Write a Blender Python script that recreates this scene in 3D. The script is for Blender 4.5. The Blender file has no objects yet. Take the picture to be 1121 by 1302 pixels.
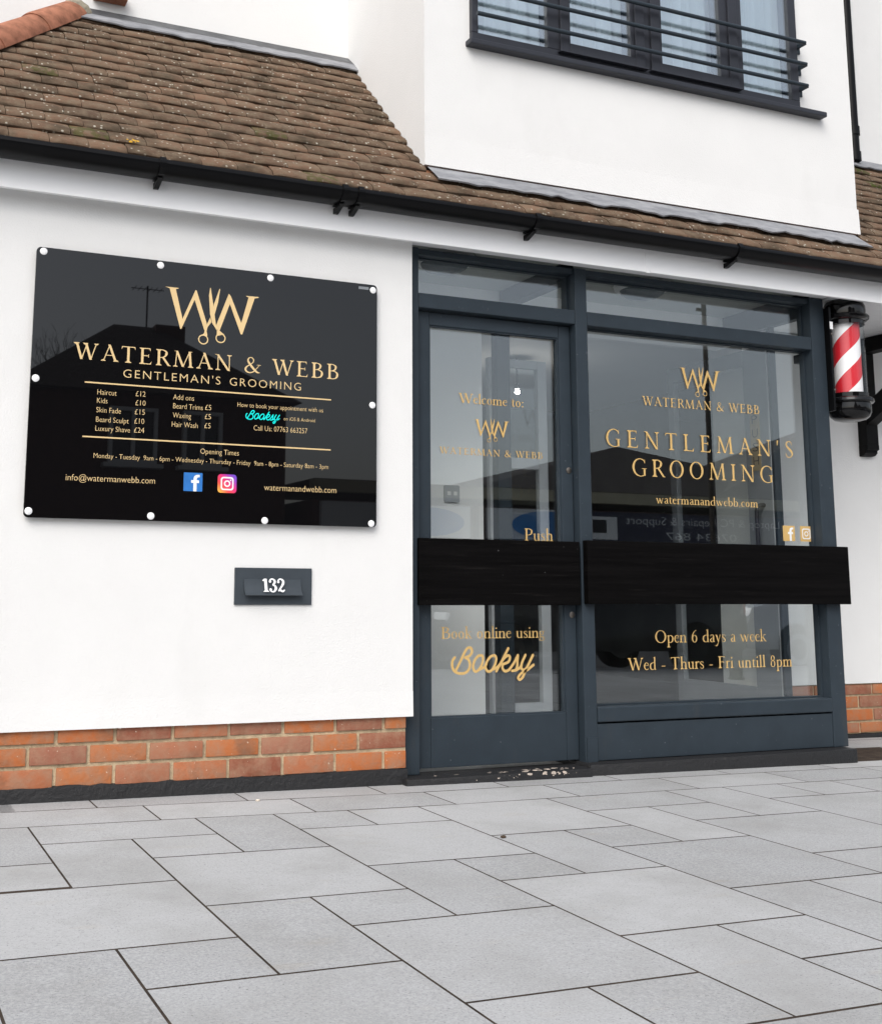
import bpy, bmesh, math, random
from mathutils import Vector, Matrix
R = math.radians
random.seed(7)
scene = bpy.context.scene
C = scene.collection

# ------------------------------------------------------------------ camera
cam_d = bpy.data.cameras.new("camera")
cam = bpy.data.objects.new("camera", cam_d)
C.objects.link(cam)
CAM = Vector((-2.0213, -4.5902, 0.7548))
yaw, pit, rol = 0.39931, 0.15881, 0.00648
cy, sy, cp, sp, cr, sr = math.cos(yaw), math.sin(yaw), math.cos(pit), math.sin(pit), math.cos(rol), math.sin(rol)
fw = Vector((sy * cp, cy * cp, sp)); rt = Vector((cy, -sy, 0)); up = rt.cross(fw)
r2 = cr * rt + sr * up; u2 = -sr * rt + cr * up
cam.matrix_world = Matrix(((r2.x, u2.x, -fw.x, CAM.x), (r2.y, u2.y, -fw.y, CAM.y), (r2.z, u2.z, -fw.z, CAM.z), (0, 0, 0, 1)))
cam_d.sensor_fit = 'VERTICAL'; cam_d.sensor_height = 36
cam_d.lens = 1489.28 * 36 / 1302
cam_d.shift_x = (560.5 - 447.62) / 1302
cam_d.shift_y = (509.95 - 651) / 1302
cam_d.clip_start = 0.05; cam_d.clip_end = 2000
scene.camera = cam

# ------------------------------------------------------------------ sky, sun, exposure
SUN_EL, SUN_AZ = R(46), R(218)          # azimuth clockwise from +Y
w = bpy.data.worlds.new("World"); scene.world = w; w.use_nodes = True
nt = w.node_tree; bg = nt.nodes['Background']
sky = nt.nodes.new('ShaderNodeTexSky'); sky.sky_type = 'NISHITA'; sky.sun_disc = False
sky.sun_elevation = SUN_EL; sky.sun_rotation = SUN_AZ; sky.air_density = 1.0; sky.dust_density = 3.0; sky.ozone_density = 1.0
hs = nt.nodes.new('ShaderNodeHueSaturation'); hs.inputs['Saturation'].default_value = 0.42
nt.links.new(sky.outputs[0], hs.inputs['Color']); nt.links.new(hs.outputs[0], bg.inputs['Color'])
bg.inputs['Strength'].default_value = 0.15
sd = bpy.data.lights.new("sun", 'SUN'); sd.energy = 1.4; sd.angle = R(50); sd.color = (1.0, 0.97, 0.93)
sun = bpy.data.objects.new("sun", sd); C.objects.link(sun)
dirv = Vector((math.sin(SUN_AZ) * math.cos(SUN_EL), math.cos(SUN_AZ) * math.cos(SUN_EL), math.sin(SUN_EL)))
sun.rotation_euler = dirv.to_track_quat('Z', 'Y').to_euler()
scene.view_settings.view_transform = 'Standard'; scene.view_settings.look = 'None'
scene.view_settings.exposure = 0.50; scene.view_settings.gamma = 1

# ------------------------------------------------------------------ materials
def newmat(name):
    m = bpy.data.materials.new(name); m.use_nodes = True
    return m, m.node_tree, m.node_tree.nodes['Principled BSDF']
def mix(nt, a, b, fac, blend='MIX'):
    n = nt.nodes.new('ShaderNodeMix'); n.data_type = 'RGBA'; n.blend_type = blend
    for s, v in ((6, a), (7, b), (0, fac)):
        if hasattr(v, 'links'): nt.links.new(v, n.inputs[s])
        elif isinstance(v, (int, float)): n.inputs[s].default_value = v
        else: n.inputs[s].default_value = (*v, 1)
    return n.outputs[2]
def noise(nt, scale, detail=4, rough=0.6, stretch=None, kind='noise'):
    tc = nt.nodes.new('ShaderNodeNewGeometry'); src = tc.outputs['Position']
    if stretch:
        mp = nt.nodes.new('ShaderNodeMapping'); mp.inputs['Scale'].default_value = stretch
        nt.links.new(src, mp.inputs[0]); src = mp.outputs[0]
    if kind == 'voronoi':
        n = nt.nodes.new('ShaderNodeTexVoronoi'); n.inputs['Scale'].default_value = scale
        nt.links.new(src, n.inputs['Vector']); return n.outputs['Distance']
    n = nt.nodes.new('ShaderNodeTexNoise'); n.inputs['Scale'].default_value = scale
    n.inputs['Detail'].default_value = detail; n.inputs['Roughness'].default_value = rough
    nt.links.new(src, n.inputs['Vector']); return n.outputs['Fac']
def ramp(nt, src, lo, hi):
    n = nt.nodes.new('ShaderNodeMapRange'); n.inputs[1].default_value = lo; n.inputs[2].default_value = hi
    nt.links.new(src, n.inputs[0]); return n.outputs[0]
def bump(nt, bsdf, src, strength, dist):
    b = nt.nodes.new('ShaderNodeBump'); b.inputs['Strength'].default_value = strength; b.inputs['Distance'].default_value = dist
    nt.links.new(src, b.inputs['Height']); nt.links.new(b.outputs[0], bsdf.inputs['Normal'])
def attr(nt, name):
    n = nt.nodes.new('ShaderNodeAttribute'); n.attribute_name = name; return n
def simple(name, col, rough=0.5, spec=0.5, metal=0.0, var=0.0, vs=6, bs=0.0, bscale=80, bd=0.002, stretch=None, coat=0):
    m, nt, b = newmat(name)
    b.inputs['Base Color'].default_value = (*col, 1); b.inputs['Roughness'].default_value = rough
    b.inputs['Specular IOR Level'].default_value = spec; b.inputs['Metallic'].default_value = metal
    b.inputs['Coat Weight'].default_value = coat; b.inputs['Coat Roughness'].default_value = 0.05
    if var:
        f = ramp(nt, noise(nt, vs, 5, 0.6, stretch), 0.3, 0.7)
        o = mix(nt, [c * (1 - var) for c in col], [min(1, c * (1 + var)) for c in col], f)
        nt.links.new(o, b.inputs['Base Color'])
    if bs: bump(nt, b, noise(nt, bscale, 4, 0.6, stretch), bs, bd)
    return m
M = {}
M['render'] = simple('white_render', (0.735, 0.732, 0.722), 0.85, 0.25, var=0.02, vs=2.2, bs=0.5, bscale=140, bd=0.003)
M['pvc'] = simple('white_pvc', (0.86, 0.86, 0.865), 0.35, 0.5, var=0.02, vs=3)
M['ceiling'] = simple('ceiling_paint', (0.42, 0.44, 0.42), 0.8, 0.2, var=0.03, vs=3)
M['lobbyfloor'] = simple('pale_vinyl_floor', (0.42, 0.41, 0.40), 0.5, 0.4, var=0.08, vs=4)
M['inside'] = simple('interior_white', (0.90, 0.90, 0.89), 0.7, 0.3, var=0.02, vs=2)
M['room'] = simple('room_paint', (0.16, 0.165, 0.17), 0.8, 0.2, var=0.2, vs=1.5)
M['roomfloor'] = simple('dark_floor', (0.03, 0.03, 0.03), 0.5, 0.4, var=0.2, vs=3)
M['anth'] = simple('anthracite_paint', (0.025, 0.035, 0.045), 0.45, 0.28, var=0.10, vs=9, bs=0.12, bscale=260, bd=0.001)
M['upvc'] = simple('grey_window_foil', (0.026, 0.028, 0.036), 0.4, 0.35, var=0.08, vs=14, bs=0.1, bscale=200, bd=0.001)
M['alu'] = simple('pale_aluminium', (0.46, 0.48, 0.50), 0.4, 0.5, var=0.05, vs=8)
M['greyalu'] = simple('grey_door_metal', (0.20, 0.215, 0.23), 0.45, 0.5, var=0.06, vs=8)
M['slate'] = simple('slate_grey_metal', (0.043, 0.053, 0.063), 0.5, 0.3, var=0.08, vs=20, bs=0.1, bscale=300, bd=0.001)
M['board'] = simple('black_stained_board', (0.0035, 0.0032, 0.0032), 0.5, 0.035, var=0.45, vs=4, bs=0.5, bscale=14, bd=0.003, stretch=(0.35, 1, 9))
M['blackpl'] = simple('black_gutter_plastic', (0.0035, 0.0035, 0.004), 0.3, 0.15, var=0.2, vs=6, bs=0.05, bscale=30)
M['blackgl'] = simple('black_gloss_cap', (0.004, 0.004, 0.0045), 0.07, 0.38)
M['blackwd'] = simple('black_timber', (0.005, 0.005, 0.005), 0.5, 0.12, var=0.3, vs=6, bs=0.3, bscale=30, stretch=(6, 6, 0.6))
M['acrylic'] = simple('black_acrylic', (0.0035, 0.0035, 0.004), 0.012, 0.52)
M['gold'] = simple('gold_lettering', (0.72, 0.525, 0.265), 0.45, 0.35, var=0.03, vs=8)
M['goldw'] = simple('gold_vinyl', (0.60, 0.395, 0.145), 0.45, 0.4, var=0.03, vs=8)
M['white'] = simple('white_plastic', (0.85, 0.85, 0.85), 0.3, 0.5)
M['teal'] = simple('turquoise_print', (0.0, 0.78, 0.72), 0.5, 0.3)
M['blue'] = simple('blue_print', (0.03, 0.17, 0.50), 0.4, 0.3, var=0.12, vs=25)
M['chrome'] = simple('steel', (0.55, 0.55, 0.55), 0.2, 0.5, metal=1.0)
M['brass'] = simple('worn_lock_metal', (0.25, 0.22, 0.19), 0.35, 0.5, metal=1.0)
M['tan'] = simple('tan_plate', (0.30, 0.24, 0.14), 0.4, 0.4)
M['ink'] = simple('dark_print', (0.02, 0.02, 0.025), 0.5, 0.3)
M['curtain'] = simple('pale_curtain', (0.60, 0.62, 0.64), 0.9, 0.1, var=0.04, vs=5)
M['lightgl'] = simple('opal_diffuser', (0.13, 0.155, 0.175), 0.25, 0.5)
M['mirrorw'] = simple('grey_picture', (0.12, 0.13, 0.14), 0.3, 0.5, var=0.3, vs=12)

def wear(m, sc_, lo, hi, col, stretch=None):
    nt = m.node_tree; b = nt.nodes['Principled BSDF']; src = b.inputs['Base Color'].links[0].from_socket
    f = ramp(nt, noise(nt, sc_, 4, 0.6, stretch), lo, hi)
    nt.links.new(mix(nt, src, col, f), b.inputs['Base Color'])
wear(M['anth'], 60, .70, .73, (.12, .13, .14)); wear(M['anth'], 7, .62, .75, (.034, .040, .046), (1, 1, .3))
wear(M['board'], 8, .60, .75, (.011, .010, .0095), (.4, 1, 11)); wear(M['board'], 55, .735, .75, (.10, .10, .10)); wear(M['render'], 3.5, .56, .80, (.70, .697, .685), (1, 1, .45))
# lead sheet
m, nt, b = newmat('lead_flashing'); M['lead'] = m
f = ramp(nt, noise(nt, 9, 6, 0.65, (1, 2.5, 2.5)), 0.35, 0.7)
o = mix(nt, (0.15, 0.155, 0.17), (0.29, 0.295, 0.31), f); nt.links.new(o, b.inputs['Base Color'])
b.inputs['Roughness'].default_value = 0.6
bump(nt, b, noise(nt, 14, 4), 0.5, 0.008)
m, nt, b = newmat('dark_lead'); M['leadd'] = m
f = ramp(nt, noise(nt, 8, 6, 0.65), 0.35, 0.7)
o = mix(nt, (0.030, 0.032, 0.036), (0.085, 0.09, 0.095), f); nt.links.new(o, b.inputs['Base Color'])
b.inputs['Roughness'].default_value = 0.5; bump(nt, b, noise(nt, 14, 4), 0.6, 0.012)

# brick (tint attribute picks the brick's own colour)
m, nt, b = newmat('red_brick'); M['brick'] = m
cr_ = nt.nodes.new('ShaderNodeValToRGB'); e = cr_.color_ramp.elements
e[0].position = 0; e[0].color = (0.25, 0.082, 0.048, 1); e[1].position = 1; e[1].color = (0.46, 0.135, 0.042, 1)
for pos, c in ((0.25, (0.33, 0.145, 0.095)), (0.5, (0.40, 0.145, 0.07)), (0.75, (0.43, 0.155, 0.06))):
    q = e.new(pos); q.color = (*c, 1)
nt.links.new(attr(nt, 'tint').outputs['Fac'], cr_.inputs[0])
f1 = ramp(nt, noise(nt, 16, 6, 0.7), 0.40, 0.72)
o = mix(nt, cr_.outputs[0], (0.34, 0.20, 0.13), f1)
f2 = ramp(nt, noise(nt, 5, 5, 0.6), 0.55, 0.8)
o = mix(nt, o, (0.17, 0.075, 0.04), f2)
f3 = ramp(nt, noise(nt, 70, 3, 0.5), 0.70, 0.74)
o = mix(nt, o, (0.60, 0.50, 0.40), f3)
nt.links.new(o, b.inputs['Base Color']); b.inputs['Roughness'].default_value = 0.9; b.inputs['Specular IOR Level'].default_value = 0.2
bump(nt, b, noise(nt, 60, 6, 0.7), 0.7, 0.005)
M['mortar'] = simple('sand_mortar', (0.46, 0.36, 0.235), 0.95, 0.1, var=0.25, vs=28, bs=0.9, bscale=120, bd=0.006)
M['cement'] = simple('cement_bedding', (0.30, 0.27, 0.21), 0.95, 0.1, var=0.3, vs=18, bs=0.9, bscale=60, bd=0.01)
# bitumen paint with chips
m, nt, b = newmat('bitumen_paint'); M['bitumen'] = m
f = ramp(nt, noise(nt, 30, 6, 0.7), 0.66, 0.70)
o = mix(nt, (0.010, 0.010, 0.011), (0.045, 0.040, 0.037), f); nt.links.new(o, b.inputs['Base Color'])
b.inputs['Roughness'].default_value = 0.55; bump(nt, b, noise(nt, 45, 6, 0.7), 0.8, 0.008)
M['chip'] = simple('bare_chipped_concrete', (0.50, 0.43, 0.37), 0.9, 0.1, var=0.2, vs=50)
# roof tiles
m, nt, b = newmat('weathered_clay_tile'); M['tile'] = m
cr_ = nt.nodes.new('ShaderNodeValToRGB'); e = cr_.color_ramp.elements
e[0].position = 0; e[0].color = (0.086, 0.057, 0.039, 1); e[1].position = 1; e[1].color = (0.180, 0.108, 0.070, 1)
q = e.new(0.5); q.color = (0.132, 0.083, 0.055, 1)
nt.links.new(attr(nt, 'tint').outputs['Fac'], cr_.inputs[0])
f1 = ramp(nt, noise(nt, 22, 6, 0.7), 0.42, 0.70)
o = mix(nt, cr_.outputs[0], (0.165, 0.128, 0.088), f1)
f2 = ramp(nt, noise(nt, 6, 5, 0.6), 0.5, 0.75)
o = mix(nt, o, (0.045, 0.034, 0.022), f2)
vo = noise(nt, 38, kind='voronoi'); f3 = ramp(nt, vo, 0.24, 0.14)
g3 = ramp(nt, noise(nt, 9, 3), 0.44, 0.54)
mm = nt.nodes.new('ShaderNodeMath'); mm.operation = 'MULTIPLY'; nt.links.new(f3, mm.inputs[0]); nt.links.new(g3, mm.inputs[1])
o = mix(nt, o, (0.42, 0.39, 0.32), mm.outputs[0])
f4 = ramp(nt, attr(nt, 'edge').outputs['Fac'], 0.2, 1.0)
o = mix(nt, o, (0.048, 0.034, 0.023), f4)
f6 = ramp(nt, attr(nt, 'fresh').outputs['Fac'], 0.3, 1.0); o = mix(nt, o, (0.27, 0.115, 0.058), f6)
f5 = ramp(nt, attr(nt, 'moss').outputs['Fac'], 0.0, 1.0)
mm = nt.nodes.new('ShaderNodeMath'); mm.operation = 'MULTIPLY'; nt.links.new(f5, mm.inputs[0]); nt.links.new(ramp(nt, noise(nt, 30, 5), 0.45, 0.55), mm.inputs[1])
o = mix(nt, o, (0.055, 0.065, 0.015), mm.outputs[0])
nt.links.new(o, b.inputs['Base Color']); b.inputs['Roughness'].default_value = 0.92; b.inputs['Specular IOR Level'].default_value = 0.15
bump(nt, b, noise(nt, 55, 6, 0.7), 0.9, 0.006)
M['ridge'] = simple('orange_clay_ridge', (0.30, 0.128, 0.078), 0.85, 0.2, var=0.35, vs=18, bs=0.5, bscale=60, bd=0.004)
M['lichen'] = simple('yellow_lichen', (0.52, 0.30, 0.035), 0.95, 0.1, var=0.3, vs=60, bs=0.8, bscale=120, bd=0.004)
# paving
m, nt, b = newmat('grey_granite_slab'); M['slab'] = m
f0 = attr(nt, 'tint').outputs['Fac']
o = mix(nt, (0.270, 0.276, 0.281), (0.400, 0.404, 0.408), f0)
f1 = ramp(nt, noise(nt, 130, 5, 0.8), 0.40, 0.66); o = mix(nt, o, (0.45, 0.455, 0.46), f1)
f2 = ramp(nt, noise(nt, 190, 4, 0.75), 0.58, 0.66); o = mix(nt, o, (0.16, 0.16, 0.165), f2)
f3 = ramp(nt, noise(nt, 2.2, 6, 0.65), 0.45, 0.75)
mm = nt.nodes.new('ShaderNodeMath'); mm.operation = 'MULTIPLY'; mm.inputs[1].default_value = 0.6; nt.links.new(f3, mm.inputs[0])
o = mix(nt, o, (0.245, 0.243, 0.232), mm.outputs[0])
f4 = ramp(nt, noise(nt, 5.5, 4, 0.6, (1, 3, 1)), 0.62, 0.80)
mm = nt.nodes.new('ShaderNodeMath'); mm.operation = 'MULTIPLY'; mm.inputs[1].default_value = 0.28; nt.links.new(f4, mm.inputs[0])
o = mix(nt, o, (0.36, 0.31, 0.23), mm.outputs[0])
nt.links.new(o, b.inputs['Base Color']); b.inputs['Roughness'].default_value = 0.75; b.inputs['Specular IOR Level'].default_value = 0.3
bump(nt, b, noise(nt, 240, 4, 0.7), 0.45, 0.002)
M['joint'] = simple('dark_jointing', (0.050, 0.038, 0.030), 0.95, 0.1, var=0.4, vs=14, bs=0.8, bscale=160, bd=0.005)
M['asphalt'] = simple('asphalt', (0.05, 0.05, 0.052), 0.85, 0.3, var=0.2, vs=8, bs=0.5, bscale=120)
M['kerb'] = simple('kerb_stone', (0.30, 0.30, 0.29), 0.85, 0.2, var=0.15, vs=5)
M['paint'] = simple('road_paint', (0.75, 0.74, 0.70), 0.7, 0.2, var=0.1, vs=12)
# glass: a mirror-like coat over a clear pane (same for every ray)
def glass(name, tint, f0):
    m = bpy.data.materials.new(name); m.use_nodes = True; nt = m.node_tree; nt.nodes.clear()
    out = nt.nodes.new('ShaderNodeOutputMaterial'); tr = nt.nodes.new('ShaderNodeBsdfTransparent'); tr.inputs[0].default_value = (*tint, 1)
    gl = nt.nodes.new('ShaderNodeBsdfGlossy'); gl.inputs['Roughness'].default_value = 0.0; gl.inputs['Color'].default_value = (0.94, 0.98, 1, 1)
    lw = nt.nodes.new('ShaderNodeLayerWeight'); lw.inputs['Blend'].default_value = 0.5
    pw = nt.nodes.new('ShaderNodeMath'); pw.operation = 'POWER'; pw.inputs[1].default_value = 5; nt.links.new(lw.outputs['Facing'], pw.inputs[0])
    mr = nt.nodes.new('ShaderNodeMapRange'); mr.inputs[3].default_value = f0; mr.inputs[4].default_value = 1; nt.links.new(pw.outputs[0], mr.inputs[0])
    mx = nt.nodes.new('ShaderNodeMixShader'); nt.links.new(mr.outputs[0], mx.inputs[0]); nt.links.new(tr.outputs[0], mx.inputs[1]); nt.links.new(gl.outputs[0], mx.inputs[2])
    nt.links.new(mx.outputs[0], out.inputs[0]); return m
M['glass'] = glass('shop_glass', (0.985, 0.998, 0.996), 0.098)
M['glassin'] = glass('inner_glass', (0.99, 1.0, 0.998), 0.04)
M['glassup'] = glass('window_glass', (0.92, 0.97, 0.99), 0.30)
M['tube'] = glass('clear_tube', (0.97, 0.97, 0.97), 0.03)
# barber stripes, spiralling round the pole's own axis
m, nt, b = newmat('barber_stripes'); M['stripes'] = m
POLE = Vector((2.800, 0.045, 0))
ge = nt.nodes.new('ShaderNodeNewGeometry'); sx = nt.nodes.new('ShaderNodeSeparateXYZ'); nt.links.new(ge.outputs['Position'], sx.inputs[0])
def mth(op, a, bb):
    n = nt.nodes.new('ShaderNodeMath'); n.operation = op
    for i, v in enumerate((a, bb)):
        if hasattr(v, 'links'): nt.links.new(v, n.inputs[i])
        else: n.inputs[i].default_value = v
    return n.outputs[0]
ang = mth('ARCTAN2', mth('SUBTRACT', sx.outputs[1], POLE.y), mth('SUBTRACT', sx.outputs[0], POLE.x))
turn = mth('SUBTRACT', mth('MULTIPLY', sx.outputs[2], 1 / 0.210), mth('MULTIPLY', ang, 2 / (2 * math.pi)))
fr = mth('FRACT', mth('ADD', turn, 0.15), 0)
st_ = mth('LESS_THAN', fr, 0.46)
o = mix(nt, (0.62, 0.022, 0.035), (0.86, 0.86, 0.87), st_); nt.links.new(o, b.inputs['Base Color']); b.inputs['Roughness'].default_value = 0.3
# photo-app gradient
m, nt, b = newmat('gradient_print'); M['insta'] = m
tc = nt.nodes.new('ShaderNodeTexCoord'); sx = nt.nodes.new('ShaderNodeSeparateXYZ'); nt.links.new(tc.outputs['Generated'], sx.inputs[0])
cr_ = nt.nodes.new('ShaderNodeValToRGB'); e = cr_.color_ramp.elements
e[0].position = 0.0; e[0].color = (0.95, 0.55, 0.06, 1); e[1].position = 1; e[1].color = (0.09, 0.07, 0.60, 1)
for pos, c in ((0.3, (0.85, 0.07, 0.06)), (0.55, (0.72, 0.02, 0.17)), (0.8, (0.26, 0.05, 0.48))):
    q = e.new(pos); q.color = (*c, 1)
nt.links.new(mth('MULTIPLY', mth('ADD', sx.outputs[0], sx.outputs[2]), 0.5), cr_.inputs[0]); nt.links.new(cr_.outputs[0], b.inputs['Base Color'])
m, nt, b = newmat('lit_lamp'); M['lamp'] = m
b.inputs['Emission Color'].default_value = (1, 0.95, 0.88, 1); b.inputs['Emission Strength'].default_value = 160
# far side of the street
M['darktile'] = simple('dark_roof_tiles', (0.055, 0.048, 0.045), 0.9, 0.2, var=0.25, vs=3, bs=0.8, bscale=6, bd=0.05, stretch=(1, 1, 4))
M['cream'] = simple('cream_fascia', (0.42, 0.38, 0.27), 0.7, 0.2, var=0.1, vs=2)
M['navy'] = simple('navy_sign', (0.010, 0.014, 0.05), 0.4, 0.4, var=0.1, vs=1)
M['skyblue'] = simple('blue_sign', (0.03, 0.20, 0.50), 0.4, 0.3)
M['darkbrick'] = simple('far_brick', (0.11, 0.055, 0.042), 0.9, 0.2, var=0.25, vs=5)
M['far_white'] = simple('far_paint', (0.80, 0.80, 0.79), 0.6, 0.3)
M['farglass'] = simple('far_glass', (0.02, 0.024, 0.028), 0.05, 0.6)
M['bark'] = simple('bark', (0.06, 0.05, 0.042), 0.95, 0.1, var=0.3, vs=10)
M['carp'] = simple('silver_car_paint', (0.42, 0.43, 0.45), 0.25, 0.5, metal=0.4, coat=0.6)
M['rubber'] = simple('tyre_rubber', (0.015, 0.015, 0.015), 0.8, 0.2)
M['redlens'] = simple('red_lens', (0.4, 0.01, 0.01), 0.15, 0.5)
M['pebble'] = simple('dark_pebble', (0.07, 0.05, 0.035), 0.9, 0.2, var=0.3, vs=60)
M['pebblew'] = simple('pale_chip', (0.75, 0.66, 0.55), 0.8, 0.2)

# ------------------------------------------------------------------ mesh helpers
class MB:
    def __init__(s): s.bm = bmesh.new(); s.lay = {}
    def layer(s, name):
        l = s.bm.verts.layers.float.get(name)
        return l if l else s.bm.verts.layers.float.new(name)
    def box(s, x0, x1, y0, y1, z0, z1, bev=0.0, **at):
        for k in at: s.layer(k)
        vs = [s.bm.verts.new((x, y, z)) for x in (x0, x1) for y in (y0, y1) for z in (z0, z1)]
        fs = []
        for q in ((0, 1, 3, 2), (4, 6, 7, 5), (0, 4, 5, 1), (2, 3, 7, 6), (0, 2, 6, 4), (1, 5, 7, 3)):
            fs.append(s.bm.faces.new([vs[i] for i in q]))
        for k, v in at.items():
            l = s.layer(k)
            for vv in vs: vv[l] = v
        if bev:
            es = list({e for f in fs for e in f.edges})
            bmesh.ops.bevel(s.bm, geom=es, offset=bev, segments=2, profile=0.6, affect='EDGES', clamp_overlap=True)
        return s
    def face(s, pts): 
        try: return s.bm.faces.new([s.bm.verts.new(p) for p in pts])
        except ValueError: return None
    def prism(s, pts, d):
        """extrude a planar outline along vector d"""
        d = Vector(d); a = [s.bm.verts.new(p) for p in pts]; b = [s.bm.verts.new(Vector(p) + d) for p in pts]
        s.bm.faces.new(a); s.bm.faces.new(b[::-1]); n = len(a)
        for i in range(n): s.bm.faces.new((a[i], b[i], b[(i + 1) % n], a[(i + 1) % n]))
        return s
    def tube(s, pts, rad, n=10, cap=True):
        pts = [Vector(p) for p in pts]; rad = rad if isinstance(rad, (list, tuple)) else [rad] * len(pts)
        rings = []; ref = None
        for i, p in enumerate(pts):
            t = (pts[min(i + 1, len(pts) - 1)] - pts[max(i - 1, 0)]).normalized()
            if ref is None: ref = t.orthogonal().normalized()
            ref = (ref - t * ref.dot(t)).normalized(); bn = t.cross(ref)
            rings.append([s.bm.verts.new(p + (ref * math.cos(2 * math.pi * k / n) + bn * math.sin(2 * math.pi * k / n)) * rad[i]) for k in range(n)])
        for a, b in zip(rings, rings[1:]):
            for k in range(n): s.bm.faces.new((a[k], a[(k + 1) % n], b[(k + 1) % n], b[k]))
        if cap: s.bm.faces.new(rings[0][::-1]); s.bm.faces.new(rings[-1])
        return s
    def lathe(s, prof, c, n=40, ax='Z'):
        rings = []
        for r, h in prof:
            ring = []
            for k in range(n):
                a = 2 * math.pi * k / n
                if ax == 'Z': p = (c[0] + r * math.cos(a), c[1] + r * math.sin(a), c[2] + h)
                else: p = (c[0] + r * math.cos(a), c[1] + h, c[2] + r * math.sin(a))
                ring.append(s.bm.verts.new(p))
            rings.append(ring)
        for a, b in zip(rings, rings[1:]):
            for k in range(n): s.bm.faces.new((a[k], a[(k + 1) % n], b[(k + 1) % n], b[k]))
        if prof[0][0] > 1e-4: s.bm.faces.new(rings[0][::-1])
        if prof[-1][0] > 1e-4: s.bm.faces.new(rings[-1])
        return s
    def build(s, name, mat, parent=None, smooth=False, label=None, keepnormals=False):
        if not keepnormals: bmesh.ops.recalc_face_normals(s.bm, faces=s.bm.faces[:])
        me = bpy.data.meshes.new(name); s.bm.to_mesh(me); s.bm.free()
        if mat is not None: me.materials.append(mat)
        if smooth:
            for p in me.polygons: p.use_smooth = True
            me.set_sharp_from_angle(angle=R(38))
        o = bpy.data.objects.new(name, me); C.objects.link(o)
        if parent is not None: attach(o, parent)
        if label: o['label'] = label
        return o
def world_loc(o):
    return (world_loc(o.parent) if o.parent else Vector((0, 0, 0))) + (o.location if not o.parent or o.type == 'EMPTY' else Vector((0, 0, 0)))
def attach(o, parent):
    base = parent
    while base.parent: base = base.parent
    o.parent = parent
    if base.type == 'EMPTY' and parent is base: o.matrix_parent_inverse = Matrix.Translation(-base.location)
def thing(name, label, cat, loc=(0, 0, 0), group=None):
    o = bpy.data.objects.new(name, None); C.objects.link(o); o.location = loc
    o['label'] = label; o['category'] = cat
    if group: o['group'] = group
    return o
def tag(o, label, cat, group=None):
    o['label'] = label; o['category'] = cat
    if group: o['group'] = group
    return o
def structure(o): o['kind'] = 'structure'; return o
def box(name, mat, parent, *d, bev=0.0, label=None): return MB().box(*d, bev=bev).build(name, mat, parent, label=label)
def gz(x, y): return -0.0481 - 0.0122 * max(-30, min(30, x)) + 0.0028 * max(-30, min(5, y))

# ------------------------------------------------------------------ lettering
TK, TN, SF = 0.125, 0.05, 0.04
def cat_rom(p, n=7):
    if len(p) < 3: return p
    q = [p[0]] + list(p) + [p[-1]]; out = []
    for i in range(1, len(q) - 2):
        for k in range(n):
            t = k / n; res = []
            for d in range(len(p[0])):
                a, b_, c, e_ = q[i - 1][d], q[i][d], q[i + 1][d], q[i + 2][d]
                res.append(0.5 * (2 * b_ + (c - a) * t + (2 * a - 5 * b_ + 4 * c - e_) * t * t + (3 * b_ - a - 3 * c + e_) * t ** 3))
            out.append(tuple(res))
    out.append(tuple(p[-1])); return out
def strip(pts):
    """pts (x, y, width) -> quads of a stroke"""
    s = cat_rom(pts) if len(pts) > 2 else pts
    L, Rr = [], []
    for i, (x, y, wd) in enumerate(s):
        a = s[max(i - 1, 0)]; b_ = s[min(i + 1, len(s) - 1)]
        dx, dy = b_[0] - a[0], b_[1] - a[1]; l = math.hypot(dx, dy) or 1
        L.append((x - dy / l * wd / 2, y + dx / l * wd / 2)); Rr.append((x + dy / l * wd / 2, y - dx / l * wd / 2))
    return [('Q', L, Rr)]
def st(x0, y0, x1, y1, wd): return [('P', [(x0 - wd / 2, y0), (x0 + wd / 2, y0), (x1 + wd / 2, y1), (x1 - wd / 2, y1)])]
def hb(x0, x1, y, h): return [('P', [(x0, y), (x1, y), (x1, y + h), (x0, y + h)])]
def sb(x, wd, y=0, d=1, T=TK): return [('P', [(x - wd / 2, y), (x + wd / 2, y), (x + wd / 2, y + d * SF * .7), (x + T / 2, y + d * .10), (x - T / 2, y + d * .10), (x - wd / 2, y + d * SF * .7)])]
def ring(cx, cy_, rx, ry, wx, wy, n=30):
    o = [(cx + rx * math.cos(2 * math.pi * k / n), cy_ + ry * math.sin(2 * math.pi * k / n)) for k in range(n + 1)]
    i = [(cx + (rx - wx) * math.cos(2 * math.pi * k / n + 0.0), cy_ + (ry - wy) * math.sin(2 * math.pi * k / n)) for k in range(n + 1)]
    return [('Q', o, i)]
def dot(cx, cy_, r): return [('P', [(cx + r * math.cos(k * math.pi / 6), cy_ + r * math.sin(k * math.pi / 6)) for k in range(12)])]
def tick(x, y, h, wd=.05): return [('P', [(x - wd, y), (x, y), (x + .012, y + h)])]
XH = 0.60; K = 0.10; N_ = 0.042
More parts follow.
